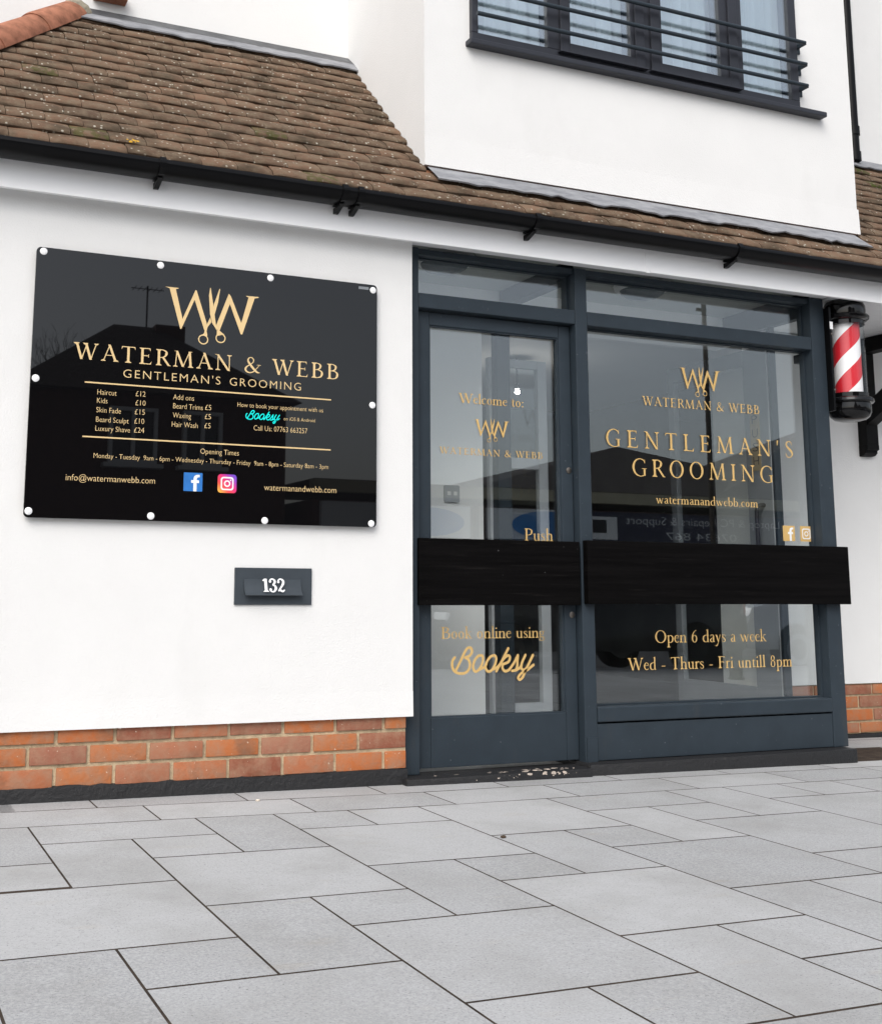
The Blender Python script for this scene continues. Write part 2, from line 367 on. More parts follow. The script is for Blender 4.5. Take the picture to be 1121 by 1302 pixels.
def serif_glyph(c):
    T, t = TK, TN
    stem = lambda x, h=1.0: st(x, 0, x, h, T) + sb(x, .30) + sb(x, .30, h, -1)
    fl = lambda x, h: [('P', [(x - K / 2, h - .06), (x + K / 2, h - .02), (x + K / 2, h + .02), (x - .15, h - .05)])]     # flag serif on lower-case stems
    ls = lambda x, h=XH: st(x, 0, x, h, K) + sb(x, .26, T=K) + fl(x, h)
    G = {
    'I': (.36, stem(.18)),
    'L': (.70, stem(.18) + hb(.18, .62, 0, t) + [('P', [(.54, 0), (.64, 0), (.67, .22)])]),
    'E': (.70, stem(.18) + hb(.18, .60, 0, t) + hb(.18, .58, 1 - t, t) + hb(.18, .50, .50, t) + [('P', [(.54, 0), (.63, 0), (.67, .20)]), ('P', [(.51, 1), (.59, 1), (.60, .81)])] + st(.50, .42, .50, .62, .03)),
    'F': (.62, stem(.18) + hb(.18, .58, 1 - t, t) + hb(.18, .48, .50, t) + [('P', [(.51, 1), (.59, 1), (.60, .81)])] + st(.48, .42, .48, .62, .03)),
    'T': (.76, st(.38, 0, .38, 1, T) + sb(.38, .32) + hb(.04, .72, 1 - t, t) + [('P', [(.04, 1), (.12, 1), (.02, .80)]), ('P', [(.64, 1), (.72, 1), (.74, .80)])]),
    'N': (.92, st(.16, 0, .16, 1, t) + sb(.16, .26, T=t) + st(.78, 0, .78, 1, t) + sb(.78, .26, 1, -1, T=t) + st(.13, 1, .76, -.01, T * 1.1) + hb(.0, .2, 1 - SF * .7, SF * .7)),
    'M': (1.10, st(.14, 0, .20, 1, t) + sb(.14, .24, T=t) + st(.20, 1, .54, .02, T) + st(.54, .02, .88, 1, t) + st(.88, 1, .95, 0, T) + sb(.95, .28) + hb(.08, .22, 1 - SF * .7, SF * .7) + hb(.88, 1.02, 1 - SF * .7, SF * .7)),
    'A': (.84, st(.12, 0, .42, 1, t) + st(.40, 1.02, .74, 0, T) + hb(.22, .60, .34, t * .9) + sb(.11, .24, T=t) + sb(.75, .26)),
    'W': (1.22, st(.14, 1, .40, 0, T) + st(.40, 0, .66, .98, t) + st(.60, 1, .86, 0, T) + st(.86, 0, 1.12, 1, t) + sb(.13, .28, 1, -1) + sb(.58, .24, 1, -1) + sb(1.12, .22, 1, -1, T=t)),
    'O': (.94, ring(.47, .5, .43, .52, T, t)),
    'G': (.92, strip([(.80, .78, .03), (.72, .93, .05), (.50, 1.0, .05), (.24, .86, .09), (.12, .50, T), (.24, .14, .09), (.50, 0.0, .05), (.70, .03, .05), (.78, .08, .05)]) + st(.78, .03, .78, .42, T * .9) + hb(.62, .90, .42, SF * .8) + st(.80, .74, .80, .97, .03)),
    'S': (.62, strip([(.50, .78, .03), (.44, .94, .05), (.30, .99, .05), (.14, .88, .07), (.14, .72, .09), (.28, .56, T), (.44, .40, T), (.51, .24, .09), (.44, .07, .06), (.28, .005, .05), (.13, .08, .05), (.08, .26, .03)])),
    'P': (.66, stem(.18) + strip([(.18, .975, t), (.38, .97, t), (.56, .86, .09), (.58, .72, T), (.52, .55, .08), (.36, .47, t), (.20, .48, t)])),
    'B': (.74, stem(.18) + strip([(.18, .975, t), (.36, .97, t), (.52, .88, .09), (.54, .77, .11), (.48, .62, .08), (.30, .535, t)]) + strip([(.22, .535, t), (.42, .53, t), (.60, .43, .09), (.63, .28, T), (.56, .10, .09), (.38, .025, t), (.18, .025, t)])),
    'R': (.76, stem(.18) + strip([(.18, .975, t), (.38, .97, t), (.55, .88, .09), (.57, .74, T), (.50, .58, .08), (.34, .50, t), (.20, .50, t)]) + st(.40, .50, .72, 0, T) + hb(.66, .82, 0, SF * .7)),
    '&': (.92, strip([(.86, .50, .03), (.72, .30, .04), (.52, .06, .06), (.28, .0, .08), (.11, .13, .10), (.13, .32, .09), (.32, .50, .05), (.50, .66, .05), (.54, .84, .06), (.42, .97, .05), (.27, .92, .06), (.22, .76, .09)]) + strip([(.22, .76, .09), (.34, .54, T), (.56, .24, T), (.74, .05, .10), (.90, .03, .03)]) + hb(.72, .95, .50, .03)),
    "'": (.22, [('P', [(.06, .70), (.10, .70), (.17, 1.0), (.07, 1.02)])]),
    '-': (.40, hb(.06, .34, .26, .06)), '.': (.24, dot(.12, .055, .065)), ':': (.26, dot(.13, .055, .065) + dot(.13, .50, .065)), ' ': (.34, []),
    'a': (.46, strip([(.09, .46, .03), (.14, .57, .045), (.25, .60, .05), (.34, .52, .08), (.345, .30, K), (.35, .08, K), (.45, .02, .03)]) + strip([(.34, .36, N_), (.20, .31, .05), (.09, .17, .09), (.15, .03, .07), (.25, .02, .04), (.34, .10, .03)])),
    'b': (.54, st(.12, .04, .12, 1.02, K) + fl(.12, 1.05) + strip([(.12, .46, .03), (.27, .59, .05), (.42, .50, .09), (.46, .30, K), (.40, .09, .09), (.26, .01, .05), (.12, .08, .04)])),
    'c': (.44, strip([(.40, .46, .04), (.34, .57, .06), (.23, .59, .05), (.11, .45, .09), (.08, .29, K), (.14, .09, .08), (.26, .02, .05), (.41, .12, .03)])),
    'd': (.56, st(.44, .02, .44, 1.02, K) + fl(.44, 1.05) + hb(.44, .55, 0, .04) + strip([(.43, .52, .03), (.30, .59, .05), (.13, .48, .09), (.08, .28, K), (.14, .08, .09), (.27, .02, .05), (.43, .12, .03)])),
    'e': (.44, strip([(.09, .36, .035), (.24, .37, .035), (.385, .38, .035)]) + strip([(.385, .37, .03), (.35, .54, .05), (.24, .595, .045), (.12, .49, .08), (.08, .29, K), (.14, .09, .08), (.26, .02, .055), (.40, .13, .03)])),
    'f': (.32, st(.14, 0, .14, .80, K) + sb(.14, .26, T=K) + strip([(.14, .78, K), (.18, .98, .07), (.28, 1.06, .05), (.38, 1.02, .06)]) + hb(.03, .30, XH - .05, .045)),
    'g': (.48, ring(.22, .42, .17, .185, .075, .04) + strip([(.36, .54, .03), (.42, .58, .05), (.49, .56, .04)]) + strip([(.14, .26, .04), (.09, .17, .06), (.18, .09, .06), (.34, .06, .08), (.42, -.06, .08), (.36, -.21, .05), (.20, -.25, .045), (.06, -.15, .06), (.10, -.02, .045), (.17, .06, .03)])),
    'h': (.58, ls(.13, 1.05) + strip([(.15, .42, .03), (.26, .57, .05), (.38, .58, .07), (.445, .46, K), (.445, 0, K)]) + sb(.445, .26, T=K)),
    'i': (.27, ls(.14) + dot(.13, .86, .065)),
    'k': (.54, ls(.13, 1.05) + st(.14, .27, .40, .59, N_) + hb(.31, .50, XH - .03, .03) + st(.24, .38, .46, 0, K) + hb(.38, .56, 0, .03)),
    'l': (.27, ls(.14, 1.05)),
    'm': (.86, ls(.13) + strip([(.15, .42, .03), (.25, .56, .05), (.36, .57, .07), (.42, .46, K), (.42, 0, K)]) + sb(.42, .24, T=K) + strip([(.44, .42, .03), (.54, .56, .05), (.65, .57, .07), (.71, .46, K), (.71, 0, K)]) + sb(.71, .24, T=K)),
    'n': (.58, ls(.13) + strip([(.15, .42, .03), (.26, .56, .05), (.38, .57, .07), (.445, .46, K), (.445, 0, K)]) + sb(.445, .26, T=K)),
    'o': (.52, ring(.26, .30, .21, .315, K * .95, .045)),
    'p': (.55, st(.13, -.36, .13, XH, K) + sb(.13, .26, -.38, 1, T=K) + fl(.13, XH) + strip([(.14, .46, .03), (.27, .59, .05), (.42, .50, .09), (.46, .30, K), (.40, .09, .09), (.27, .01, .05), (.14, .06, .04)])),
    'r': (.38, ls(.13) + strip([(.15, .40, .03), (.23, .55, .05), (.31, .575, .08), (.37, .53, .05)])),
    's': (.38, strip([(.31, .46, .03), (.27, .565, .045), (.19, .59, .045), (.09, .53, .06), (.10, .42, .075), (.20, .33, .095), (.30, .22, .08), (.30, .09, .065), (.20, .02, .045), (.11, .05, .045), (.06, .17, .03)])),
    't': (.34, strip([(.15, .78, .02), (.15, .60, .07), (.15, .30, K), (.16, .10, .09), (.23, .03, .055), (.34, .08, .03)]) + hb(.04, .33, XH - .045, .045)),
    'u': (.57, fl(.13, XH) + fl(.43, XH) + strip([(.13, .58, K), (.13, .20, K), (.18, .06, .08), (.27, .025, .05), (.38, .09, .03)]) + st(.43, .0, .43, XH, K) + hb(.43, .54, 0, .04)),
    'w': (.80, st(.11, XH, .27, 0, K) + st(.27, 0, .41, XH * .95, N_) + st(.39, XH, .55, 0, K) + st(.55, 0, .70, XH, N_) + hb(.02, .20, XH - .03, .03) + hb(.31, .45, XH - .03, .03) + hb(.63, .77, XH - .03, .03)),
    'y': (.52, st(.12, XH, .28, .02, K) + strip([(.43, XH, N_), (.28, .04, N_), (.20, -.20, .05), (.12, -.30, .07), (.04, -.28, .07)]) + hb(.02, .21, XH - .03, .03) + hb(.35, .50, XH - .03, .03)),
    '6': (.56, ring(.28, .30, .21, .31, .095, .045) + strip([(.105, .34, .09), (.14, .62, .08), (.28, .88, .05), (.44, 1.0, .03)])),
    '8': (.54, ring(.27, .76, .165, .225, .075, .045) + ring(.27, .27, .205, .29, .085, .045)),
    }
    return G[c]
def emit(mb, shapes, fx, eps0, de):
    """shapes in local (x, y) through fx(x, y, k) -> world point; every stroke a hair prouder than the last"""
    k = 0
    for sh in shapes:
        if sh[0] == 'P': mb.face([fx(x, y, k) for x, y in sh[1]])
        else:
            A = [mb.bm.verts.new(fx(x, y, k)) for x, y in sh[1]]; B = [mb.bm.verts.new(fx(x, y, k)) for x, y in sh[2]]
            for i in range(len(A) - 1):
                try: mb.bm.faces.new((A[i], A[i + 1], B[i + 1], B[i]))
                except ValueError: pass
        k += 1
def orient(mb):
    mb.bm.normal_update()
    for f in mb.bm.faces:
        if f.normal.y > 0: f.normal_flip()
def serif(name, text, x0, z0, x1, cap, y, mat, parent, track=0.0, label=None):
    adv = 0; shapes = []
    for c in text:
        a, sh = serif_glyph(c)
        shapes.append((adv, sh)); adv += a + track
    adv -= track; sc = (x1 - x0) / adv; mb = MB()
    words = [[]]
    for c, q in zip(text, shapes):
        if c == ' ' or track > .28: words.append([])      # widely spaced capitals stand alone
        if c != ' ': words[-1].append(q)
    for wd_ in [q for q in words if q]:
        mb = MB()
        for off, sh in wd_:
            emit(mb, sh, lambda gx, gy, k: (x0 + (off + gx) * sc, y - k * 8e-5, z0 + gy * cap), 0, 0)
        orient(mb); mb.build(name, mat, parent, keepnormals=True, label=label)
FONTC = bpy.data.curves.new('tmp_font', 'FONT')
def sans(name, text, x0, z0, x1, cap, y, mat, parent, spacing=1.0, mirror=False, offset=-0.010):
    FONTC.body = text; FONTC.size = 1.0; FONTC.space_character = spacing; FONTC.resolution_u = 3; FONTC.offset = offset
    to = bpy.data.objects.new('tmp_font', FONTC); C.objects.link(to)
    dg = bpy.context.evaluated_depsgraph_get(); dg.update()
    me = bpy.data.meshes.new_from_object(to.evaluated_get(dg)); me.name = name
    bpy.data.objects.remove(to)
    xs = [v.co.x for v in me.vertices]; a, b_ = min(xs), max(xs)
    sc = (x1 - x0) / (b_ - a); sz = cap / 0.72
    for v in me.vertices:
        gx, gy = v.co.x, v.co.y
        v.co = (x0 + (gx - a) * sc, y, z0 + gy * sz)
    me.materials.clear(); me.materials.append(mat)
    bm = bmesh.new(); bm.from_mesh(me); bm.normal_update()
    want = 1 if mirror else -1
    for f in bm.faces:
        if f.normal.y * want < 0: f.normal_flip()
    bm.to_mesh(me); bm.free()
    o = bpy.data.objects.new(name, me); C.objects.link(o); attach(o, parent); return o
LOGO = [[(0.000,0.000),(0.140,-0.001),(0.138,-0.009),(0.114,-0.014),(0.043,-0.013)],[(0.046,-0.010),(0.111,-0.011),(0.193,-0.330),(0.181,-0.426),(0.170,-0.425)],[(0.188,-0.326),(0.318,-0.004),(0.332,-0.010),(0.311,-0.108),(0.181,-0.426)],[(0.318,-0.004),(0.332,-0.012),(0.448,-0.347),(0.435,-0.427),(0.421,-0.414),(0.311,-0.105)],[(0.472,0.037),(0.479,0.035),(0.519,-0.188),(0.542,-0.340),(0.565,-0.391),(0.554,-0.406),(0.503,-0.334),(0.478,-0.240),(0.462,-0.049)],[(0.572,0.036),(0.580,0.032),(0.561,-0.106),(0.528,-0.240),(0.514,-0.188),(0.515,-0.140)],[(0.482,-0.274),(0.495,-0.325),(0.456,-0.382),(0.445,-0.431),(0.428,-0.427),(0.446,-0.359)],[(0.673,-0.007),(0.686,-0.020),(0.690,-0.105),(0.583,-0.411),(0.565,-0.407),(0.548,-0.349)],[(0.679,-0.009),(0.696,-0.029),(0.819,-0.314),(0.824,-0.425),(0.811,-0.423),(0.685,-0.108)],[(0.890,-0.019),(0.957,-0.022),(0.829,-0.424),(0.816,-0.425),(0.809,-0.329)],[(0.860,-0.009),(1.000,-0.007),(0.998,-0.017),(0.955,-0.027),(0.890,-0.024),(0.862,-0.015)],[(0.426,-0.418),(0.445,-0.416),(0.457,-0.475),(0.393,-0.476),(0.419,-0.449)],[(0.556,-0.402),(0.579,-0.404),(0.633,-0.443),(0.553,-0.466)]]
def logo(x0, z0, wd, y, mat, parent):
    mb = MB()
    shapes = [('P', q) for q in LOGO] + ring(.413, -.515, .054, .052, .012, .012) + ring(.596, -.485, .054, .052, .012, .012)
    emit(mb, shapes, lambda gx, gy, k: (x0 + gx * wd, y - k * 8e-5, z0 + gy * wd), 0, 0)
    orient(mb); return mb.build('logo', mat, parent, keepnormals=True)
SCRIPT = [[(0.044,0.009),(0.103,0.109),(0.151,0.195),(0.186,0.237),(0.226,0.240),(0.241,0.201),(0.209,0.157),(0.156,0.140)],[(0.156,0.140),(0.198,0.116),(0.214,0.061),(0.192,0.006),(0.144,-0.023),(0.075,-0.022),(0.023,0.005),(0.000,0.056),(0.005,0.110),(0.032,0.142)],[(0.375,0.122),(0.364,0.157),(0.316,0.154),(0.273,0.110),(0.251,0.046),(0.271,-0.005),(0.314,0.004),(0.358,0.063),(0.375,0.122)],[(0.325,0.013),(0.384,0.034),(0.412,0.066)],[(0.537,0.120),(0.521,0.154),(0.472,0.148),(0.428,0.103),(0.401,0.043),(0.427,-0.008),(0.475,0.000),(0.520,0.060),(0.537,0.120)],[(0.486,0.009),(0.546,0.031),(0.590,0.072)],[(0.686,0.229),(0.613,0.109),(0.535,-0.010)],[(0.574,0.054),(0.635,0.127),(0.685,0.154),(0.706,0.131),(0.683,0.085),(0.607,0.060)],[(0.618,0.065),(0.611,0.021),(0.644,-0.012),(0.693,0.001)],[(0.693,0.001),(0.755,0.074),(0.806,0.155)],[(0.806,0.155),(0.799,0.101),(0.796,0.045),(0.775,-0.001),(0.731,-0.010)],[(0.775,-0.006),(0.820,0.017),(0.848,0.044)],[(0.900,0.156),(0.854,0.072),(0.847,0.016),(0.880,-0.003),(0.919,0.024)],[(0.919,0.024),(0.994,0.150)],[(0.994,0.154),(0.908,0.006),(0.862,-0.078),(0.823,-0.105),(0.805,-0.081),(0.841,-0.040),(0.919,-0.004),(1.000,0.049)]]
def script_word(x0, z0, wd, y, mat, parent, hw=0.0145, zs=1.0):
    mb = MB(); shapes = []
    for L in SCRIPT:
        shapes += strip([(a, b_, hw * 2) for a, b_ in L])
        for q in (L[0], L[-1]): shapes += dot(q[0], q[1], hw)
    emit(mb, shapes, lambda gx, gy, k: (x0 + gx * wd, y - k * 4e-5, z0 + gy * wd * zs), 0, 0)
    orient(mb); return mb.build('script_lettering', mat, parent, keepnormals=True)
def rrect(cx, cz, hx, hz, r, y, n=5):
    pts = []
    for sx_, sz_, a0 in ((1, 1, 0), (-1, 1, 90), (-1, -1, 180), (1, -1, 270)):
        for k in range(n + 1):
            a = R(a0 + 90 * k / n); pts.append((cx + sx_ * (hx - r) + r * math.cos(a), y, cz + sz_ * (hz - r) + r * math.sin(a)))
    return pts
def plate(name, mat, parent, cx, cz, hx, hz, r, y, d, label=None):
    mb = MB(); mb.prism(rrect(cx, cz, hx, hz, r, y), (0, d, 0)); return mb.build(name, mat, parent, label=label)
def ff_mark(parent, cx, cz, h, y, mat, name='letter_mark'):
    """the lower-case f of the square social badge; h = badge half size"""
    mb = MB()
    sh = strip([(.22, -1.0, .36), (.22, -.3, .36), (.22, .25, .36), (.30, .55, .36), (.52, .66, .28), (.72, .66, .26)]) + hb(-.22, .66, -.10, .30)
    emit(mb, sh, lambda gx, gy, k: (cx + gx * h, y - k * 8e-5, cz + gy * h), 0, 0); orient(mb)
    return mb.build(name, mat, parent, keepnormals=True)
def camera_mark(parent, cx, cz, h, y, mat, name='camera_mark'):
    mb = MB()
    o = rrect(0, 0, .72, .72, .30, 0); i = rrect(0, 0, .56, .56, .20, 0)
    A = [(p[0], p[2]) for p in o]; B = [(p[0], p[2]) for p in i]
    sh = [('Q', A + A[:1], B + B[:1])] + ring(0, 0, .36, .36, .15, .15) + dot(.38, .38, .085)
    emit(mb, sh, lambda gx, gy, k: (cx + gx * h, y - k * 8e-5, cz + gy * h), 0, 0); orient(mb)
    return mb.build(name, mat, parent, keepnormals=True)

# ================================================================== GROUND
def paving():
    m = 0.2833; X0, Y0 = -0.0086, -0.4388
    def wp(i, j):
        ii = i + max(0, i - 3) * 0.058 if i < 12 else i + 0.52
        jj = j - 0.14 * math.exp(-((i - .3) / 3) ** 2) * max(0, min(1, (j + 5) / 5))
        return X0 + ii * m, Y0 + jj * m
    rects = [(-7, -5, -1.92, 0), (-7, -5, -2.95, -1.92), (-5, -3, -1, 0), (-5, -4, -3, -1), (-4, -3, -2, -1), (-3, -2, -2, 0), (-4, -2, -4, -2),
             (-6, -4, -5, -3), (-7, -6, -5, -3), (-4, -3, -6, -4), (-5, -4, -6, -5), (-6, -5, -8, -5), (-7, -6, -7, -5), (-5, -3, -8, -6), (-3, -2, -5, -4), (-3, -1, -7, -5),
             (-3, -2, -9, -7), (-2, -1, -8, -7), (-2, -1, -1, 0), (-1, 0, -1, 0), (-2, 0, -3, -1), (-2, -1, -5, -3), (-1, 0, -4, -3),
             (-1, 1, -6, -4), (-1, 0, -8, -6), (0, 1, -7, -6), (0, 2, -9, -7), (0, 2, -2, 0), (0, 1, -4, -2), (1, 2, -3, -2), (1, 3, -5, -3),
             (1, 2, -7, -5), (2, 3, -6, -5), (2, 4, -1, 0), (2, 3, -3, -1), (3, 4, -2, -1), (3, 5, -4, -2), (4, 5, -2, 0), (5, 6, -1, 0), (6, 7, -1, 0), (5, 7, -3, -1)]
    js = [-7.45, -5.44, -3.42, -1.42, .58, 2.58, 4.62, 6.62, 8.6, 10.6, 12.6, 14.6]
    border = [(a, b, 0, 1) for a, b in zip(js, js[1:])]
    js = [-8, -6, -4, -2, 0, 2, 3.98, 6.0, 8.12, 10.1, 12.1, 14.1]
    border += [(a, b, 1, 2) for a, b in zip(js, js[1:])]
    used = set()
    for a, b, c, d in rects:
        for i in range(a, b):
            for j in range(round(c), round(d)): used.add((i, j))
    rnd = random.Random(3); extra = []
    for j in range(-1, -23, -1):
        for i in range(-22, 34):
            if (i, j) in used: continue
            sizes = [(2, 2), (2, 1), (1, 2), (1, 1), (2, 2)]; rnd.shuffle(sizes)
            for a, b in sizes + [(1, 1)]:
                cells = [(i + p, j - q) for p in range(a) for q in range(b)]
                if all(cc not in used for cc in cells):
                    used.update(cells); extra.append((i, i + a, j - b + 1, j + 1)); break
    for i in range(9, 34, 2):
        for j in (2, 3, 4): extra.append((i + (j % 2), i + 2 + (j % 2), j, j + 1))
    for i in range(-22, -7, 2): extra += [(i, i + 2, 0, 1), (i + 1, i + 3, 1, 2)]
    for i in range(15, 34, 2): extra += [(i, i + 2, 0, 1), (i, i + 2, 1, 2)]
    mb = MB(); lay = mb.layer('tint'); g = 0.0033; gy = 0.0046; c = 0.0008
    for a, b, c0, d in rects + border + extra:
        P = [wp(a, c0), wp(b, c0), wp(b, d), wp(a, d)]
        P = [(P[0][0] + g, P[0][1] + gy), (P[1][0] - g, P[1][1] + gy), (P[2][0] - g, P[2][1] - gy), (P[3][0] + g, P[3][1] - gy)]
        ymax = 0.765 if P[0][0] > 2.74 else -0.0
        P = [(x, min(y, ymax)) for x, y in P]
        if P[2][1] - P[1][1] < 0.02: continue
        t = rnd.random(); dz = 0
        I = [(P[0][0] + c, P[0][1] + c), (P[1][0] - c, P[1][1] + c), (P[2][0] - c, P[2][1] - c), (P[3][0] + c, P[3][1] - c)]
        top = [mb.bm.verts.new((x, y, gz(x, y) + dz)) for x, y in I]
        mid = [mb.bm.verts.new((x, y, gz(x, y) + dz - c * .3)) for x, y in P]
        low = [mb.bm.verts.new((x, y, gz(x, y) - 0.014)) for x, y in P]
        for v in top + mid + low: v[lay] = t
        mb.bm.faces.new(top)
        for k in range(4):
            n = (k + 1) % 4
            mb.bm.faces.new((mid[k], mid[n], top[n], top[k])); mb.bm.faces.new((low[k], low[n], mid[n], mid[k]))
    structure(mb.build('pavement', M['slab']))
    mb = MB(); mb.face([(x, y, gz(x, y) - 0.0003) for x, y in ((-7, -6.7), (9.9, -6.7), (9.9, 0.95), (-7, 0.95))])
    structure(mb.build('pavement_bed', M['joint']))
paving()
def strip_ground(name, mat, y0, y1, dz, x0=-60, x1=60):
    mb = MB(); xs = [x0, -30, 0, 30, x1]
    a = [mb.bm.verts.new((x, y0, gz(x, y0) + dz)) for x in xs]; b_ = [mb.bm.verts.new((x, y1, gz(x, y1) + dz)) for x in xs]
    for k in range(4): mb.bm.faces.new((a[k], a[k + 1], b_[k + 1], b_[k]))
    return structure(mb.build(name, mat))
mb = MB(); mb.face([(-600, -600, -0.75), (600, -600, -0.75), (600, 600, -0.75), (-600, 600, -0.75)]); structure(mb.build('ground', M['asphalt']))
strip_ground('road', M['asphalt'], -16.5, -6.75, -0.115)
for (a, b_) in ((-6.75, -6.62), (-16.62, -16.5)):
    mb = MB()
    for k in range(-33, 33):
        mb.prism([(k * .915, a, gz(k * .915, a) - .12), (k * .915 + .905, a, gz(k * .915 + .9, a) - .12), (k * .915 + .905, a, gz(k * .915 + .9, a) + .002), (k * .915, a, gz(k * .915, a) + .002)], (0, b_ - a, 0))
    structure(mb.build('kerb', M['kerb']))
strip_ground('far_pavement', M['kerb'], -27.5, -16.62, 0.0)
mb = MB()
for k in range(-9, 9): mb.face([(k * 6 + q, y, gz(k * 6 + q, y) - .11) for q, y in ((0, -11.7), (2.4, -11.7), (2.4, -11.6), (0, -11.6))])
structure(mb.build('road_marking', M['paint']))

# ================================================================== THE BARBER SHOP
shop = thing('barber_shop', 'white rendered shop building with brown tiled lean-to roof and dark grey glazed front', 'shop', (0.2, 0.1, -0.05))
# --- walls
mb = MB(); mb.box(-4.6, 0.196, -0.015, 0.30, 0.231, 2.295)
fw_ = mb.build('wall', M['render'], shop)
mb = MB()
mb.prism([(-4.6, -0.018, 0.226), (-4.6, -0.0152, 0.33), (-4.6, 0.05, 0.33), (-4.6, 0.05, 0.2295)], (4.797, 0, 0))
mb.build('render_bead', M['render'], fw_)
box('wall', M['render'], shop, 2.735, 9.0, 0.768, 1.05, 0.222, 2.29)
up_wall = box('wall', M['render'], shop, -4.6, 10.0, 1.152, 1.40, 2.3, 7.0)
mb = MB(); mb.box(0.364, .632, 0.192, 1.151, 2.775, 7.0); mb.box(2.682, 3.098, 0.192, 1.151, 2.775, 7.0); mb.box(.632, 2.682, 0.192, 1.151, 2.775, 3.42); mb.box(.632, 2.682, 0.192, 1.151, 4.975, 7.0); mb.box(.632, 2.682, .9, 1.151, 3.42, 4.975)
# flared drip at the foot of the bay render
for (xa, xb, ya) in ((0.364, 3.098, 0.192),):
    mb.prism([(xa - .001, ya + .05, 2.90), (xa - .001, ya - .0005, 2.90), (xa - .001, ya - .006, 2.752), (xa - .001, ya + .05, 2.752)], (xb - xa + .012, 0, 0))
bay = mb.build('bay_wall', M['render'], shop)
mb = MB(); mb.box(.372, 3.10, .225, .30, 2.60, 2.751); mb.build('drip_shadow_gap', M['ink'], bay)  # solid black box, shade under the drip put in as colour
# --- brick plinths
def bricks(rows, yf, zc, name):
    mb = MB(); rnd = random.Random(11)
    for (xs, (z0, z1)) in zip(rows, zc):
        for a, b_ in zip(xs, xs[1:]):
            d = rnd.uniform(-.003, .002)
            mb.box(a + .006 + rnd.uniform(0, .002), b_ - .006 - rnd.uniform(0, .002), yf + d, yf + .09, z0 + rnd.uniform(0, .0025), z1 - rnd.uniform(0, .0025), bev=.0035, tint=rnd.random())
    return mb.build(name, M['brick'], shop, smooth=True)
ZC = ((0.176, 0.240), (0.099, 0.165), (0.015, 0.088))
r0 = [-4.41 + .225 * k for k in range(13)] + [-1.493, -1.274, -1.053, -.829, -.603, -.376, -.149, .068, .176]
r1 = [-4.31 + .225 * k for k in range(13)] + [-1.374, -1.152, -.923, -.700, -.473, -.250, -.046, .176]
r0 = sorted(r0); 
bk = bricks([r0, r1, r0], 0.0, ZC, 'brick_plinth')
box('mortar', M['mortar'], bk, -4.5, 0.171, 0.007, 0.1, -0.1, 0.228)
RZ = ((.159, .216), (.084, .149), (.009, .074), (-.06, -.001))
r0 = [2.70 + .225 * k for k in range(16)]; r1 = [2.59 + .225 * k for k in range(16)]; r1[0] = 2.70
bk2 = bricks([r0, r1, r0, r1], 0.775, RZ, 'brick_plinth')
box('mortar', M['mortar'], bk2, 2.70, 6.2, 0.783, 0.9, -0.2, 0.221)
def rough_band(name, x0, x1, yf, ztop, seed, n=70, drop=-.13, parent=None):
    rnd = random.Random(seed); mb = MB(); A = []
    for k in range(n + 1):
        x = x0 + (x1 - x0) * k / n; zt = ztop(x) + rnd.uniform(-.004, .004)
        A.append([(x, yf + .02, zt), (x, yf + rnd.uniform(-.002, .001), zt - .006), (x, yf - .002 + rnd.uniform(-.002, .002), zt - .03), (x, yf - .005, gz(x, yf) + drop)])
    V = [[mb.bm.verts.new(p) for p in a] for a in A]
    for a, b_ in zip(V, V[1:]):
        for k in range(3): mb.bm.faces.new((a[k], b_[k], b_[k + 1], a[k + 1]))
    return mb.build(name, M['bitumen'], parent or shop, smooth=True)
rough_band('painted_base', -4.5, 0.176, -0.004, lambda x: .018 + max(0, -x) * .007, 5, 110)
rough_band('painted_base', 2.72, 6.2, 0.770, lambda x: -.062, 6, 60)
# --- fascia, soffit, gutter
fas = MB().box(-4.6, 1.417, -0.085, -0.068, 2.273, 2.440, bev=.003).box(1.431, 9.0, -0.085, -0.068, 2.273, 2.440, bev=.003).build('fascia', M['pvc'], shop)
box('fascia_joint', M['pvc'], fas, 1.412, 1.437, -0.0885, -0.0675, 2.270, 2.442, bev=.0015)
mb = MB(); mb.box(-4.6, 1.411, -0.0895, -0.0855, 2.273, 2.284, bev=.0015); mb.box(1.438, 9.0, -0.0895, -0.0855, 2.273, 2.284, bev=.0015); mb.build('fascia_bead', M['pvc'], fas)
box('eaves_soffit', M['pvc'], fas, -4.6, 2.64, -.0675, .034, 2.2965, 2.304)
mb = MB()
for k in range(9): mb.box(2.68, 9.0, -.066 + k * .092, -.066 + k * .092 + .0895, 2.297, 2.307, bev=.002)
mb.build('soffit', M['pvc'], shop)
prof = [(-.091, 2.436), (-.091, 2.385), (-.112, 2.377), (-.150, 2.376), (-.185, 2.384), (-.203, 2.402), (-.209, 2.416), (-.209, 2.420), (-.197, 2.4375), (-.190, 2.4375), (-.199, 2.415), (-.194, 2.404), (-.180, 2.391), (-.150, 2.383), (-.114, 2.384), (-.098, 2.392), (-.098, 2.436)]
gut = MB().prism([(-4.6, y, z) for y, z in prof], (13.6, 0, 0)).build('gutter', M['blackpl'], shop, smooth=True)
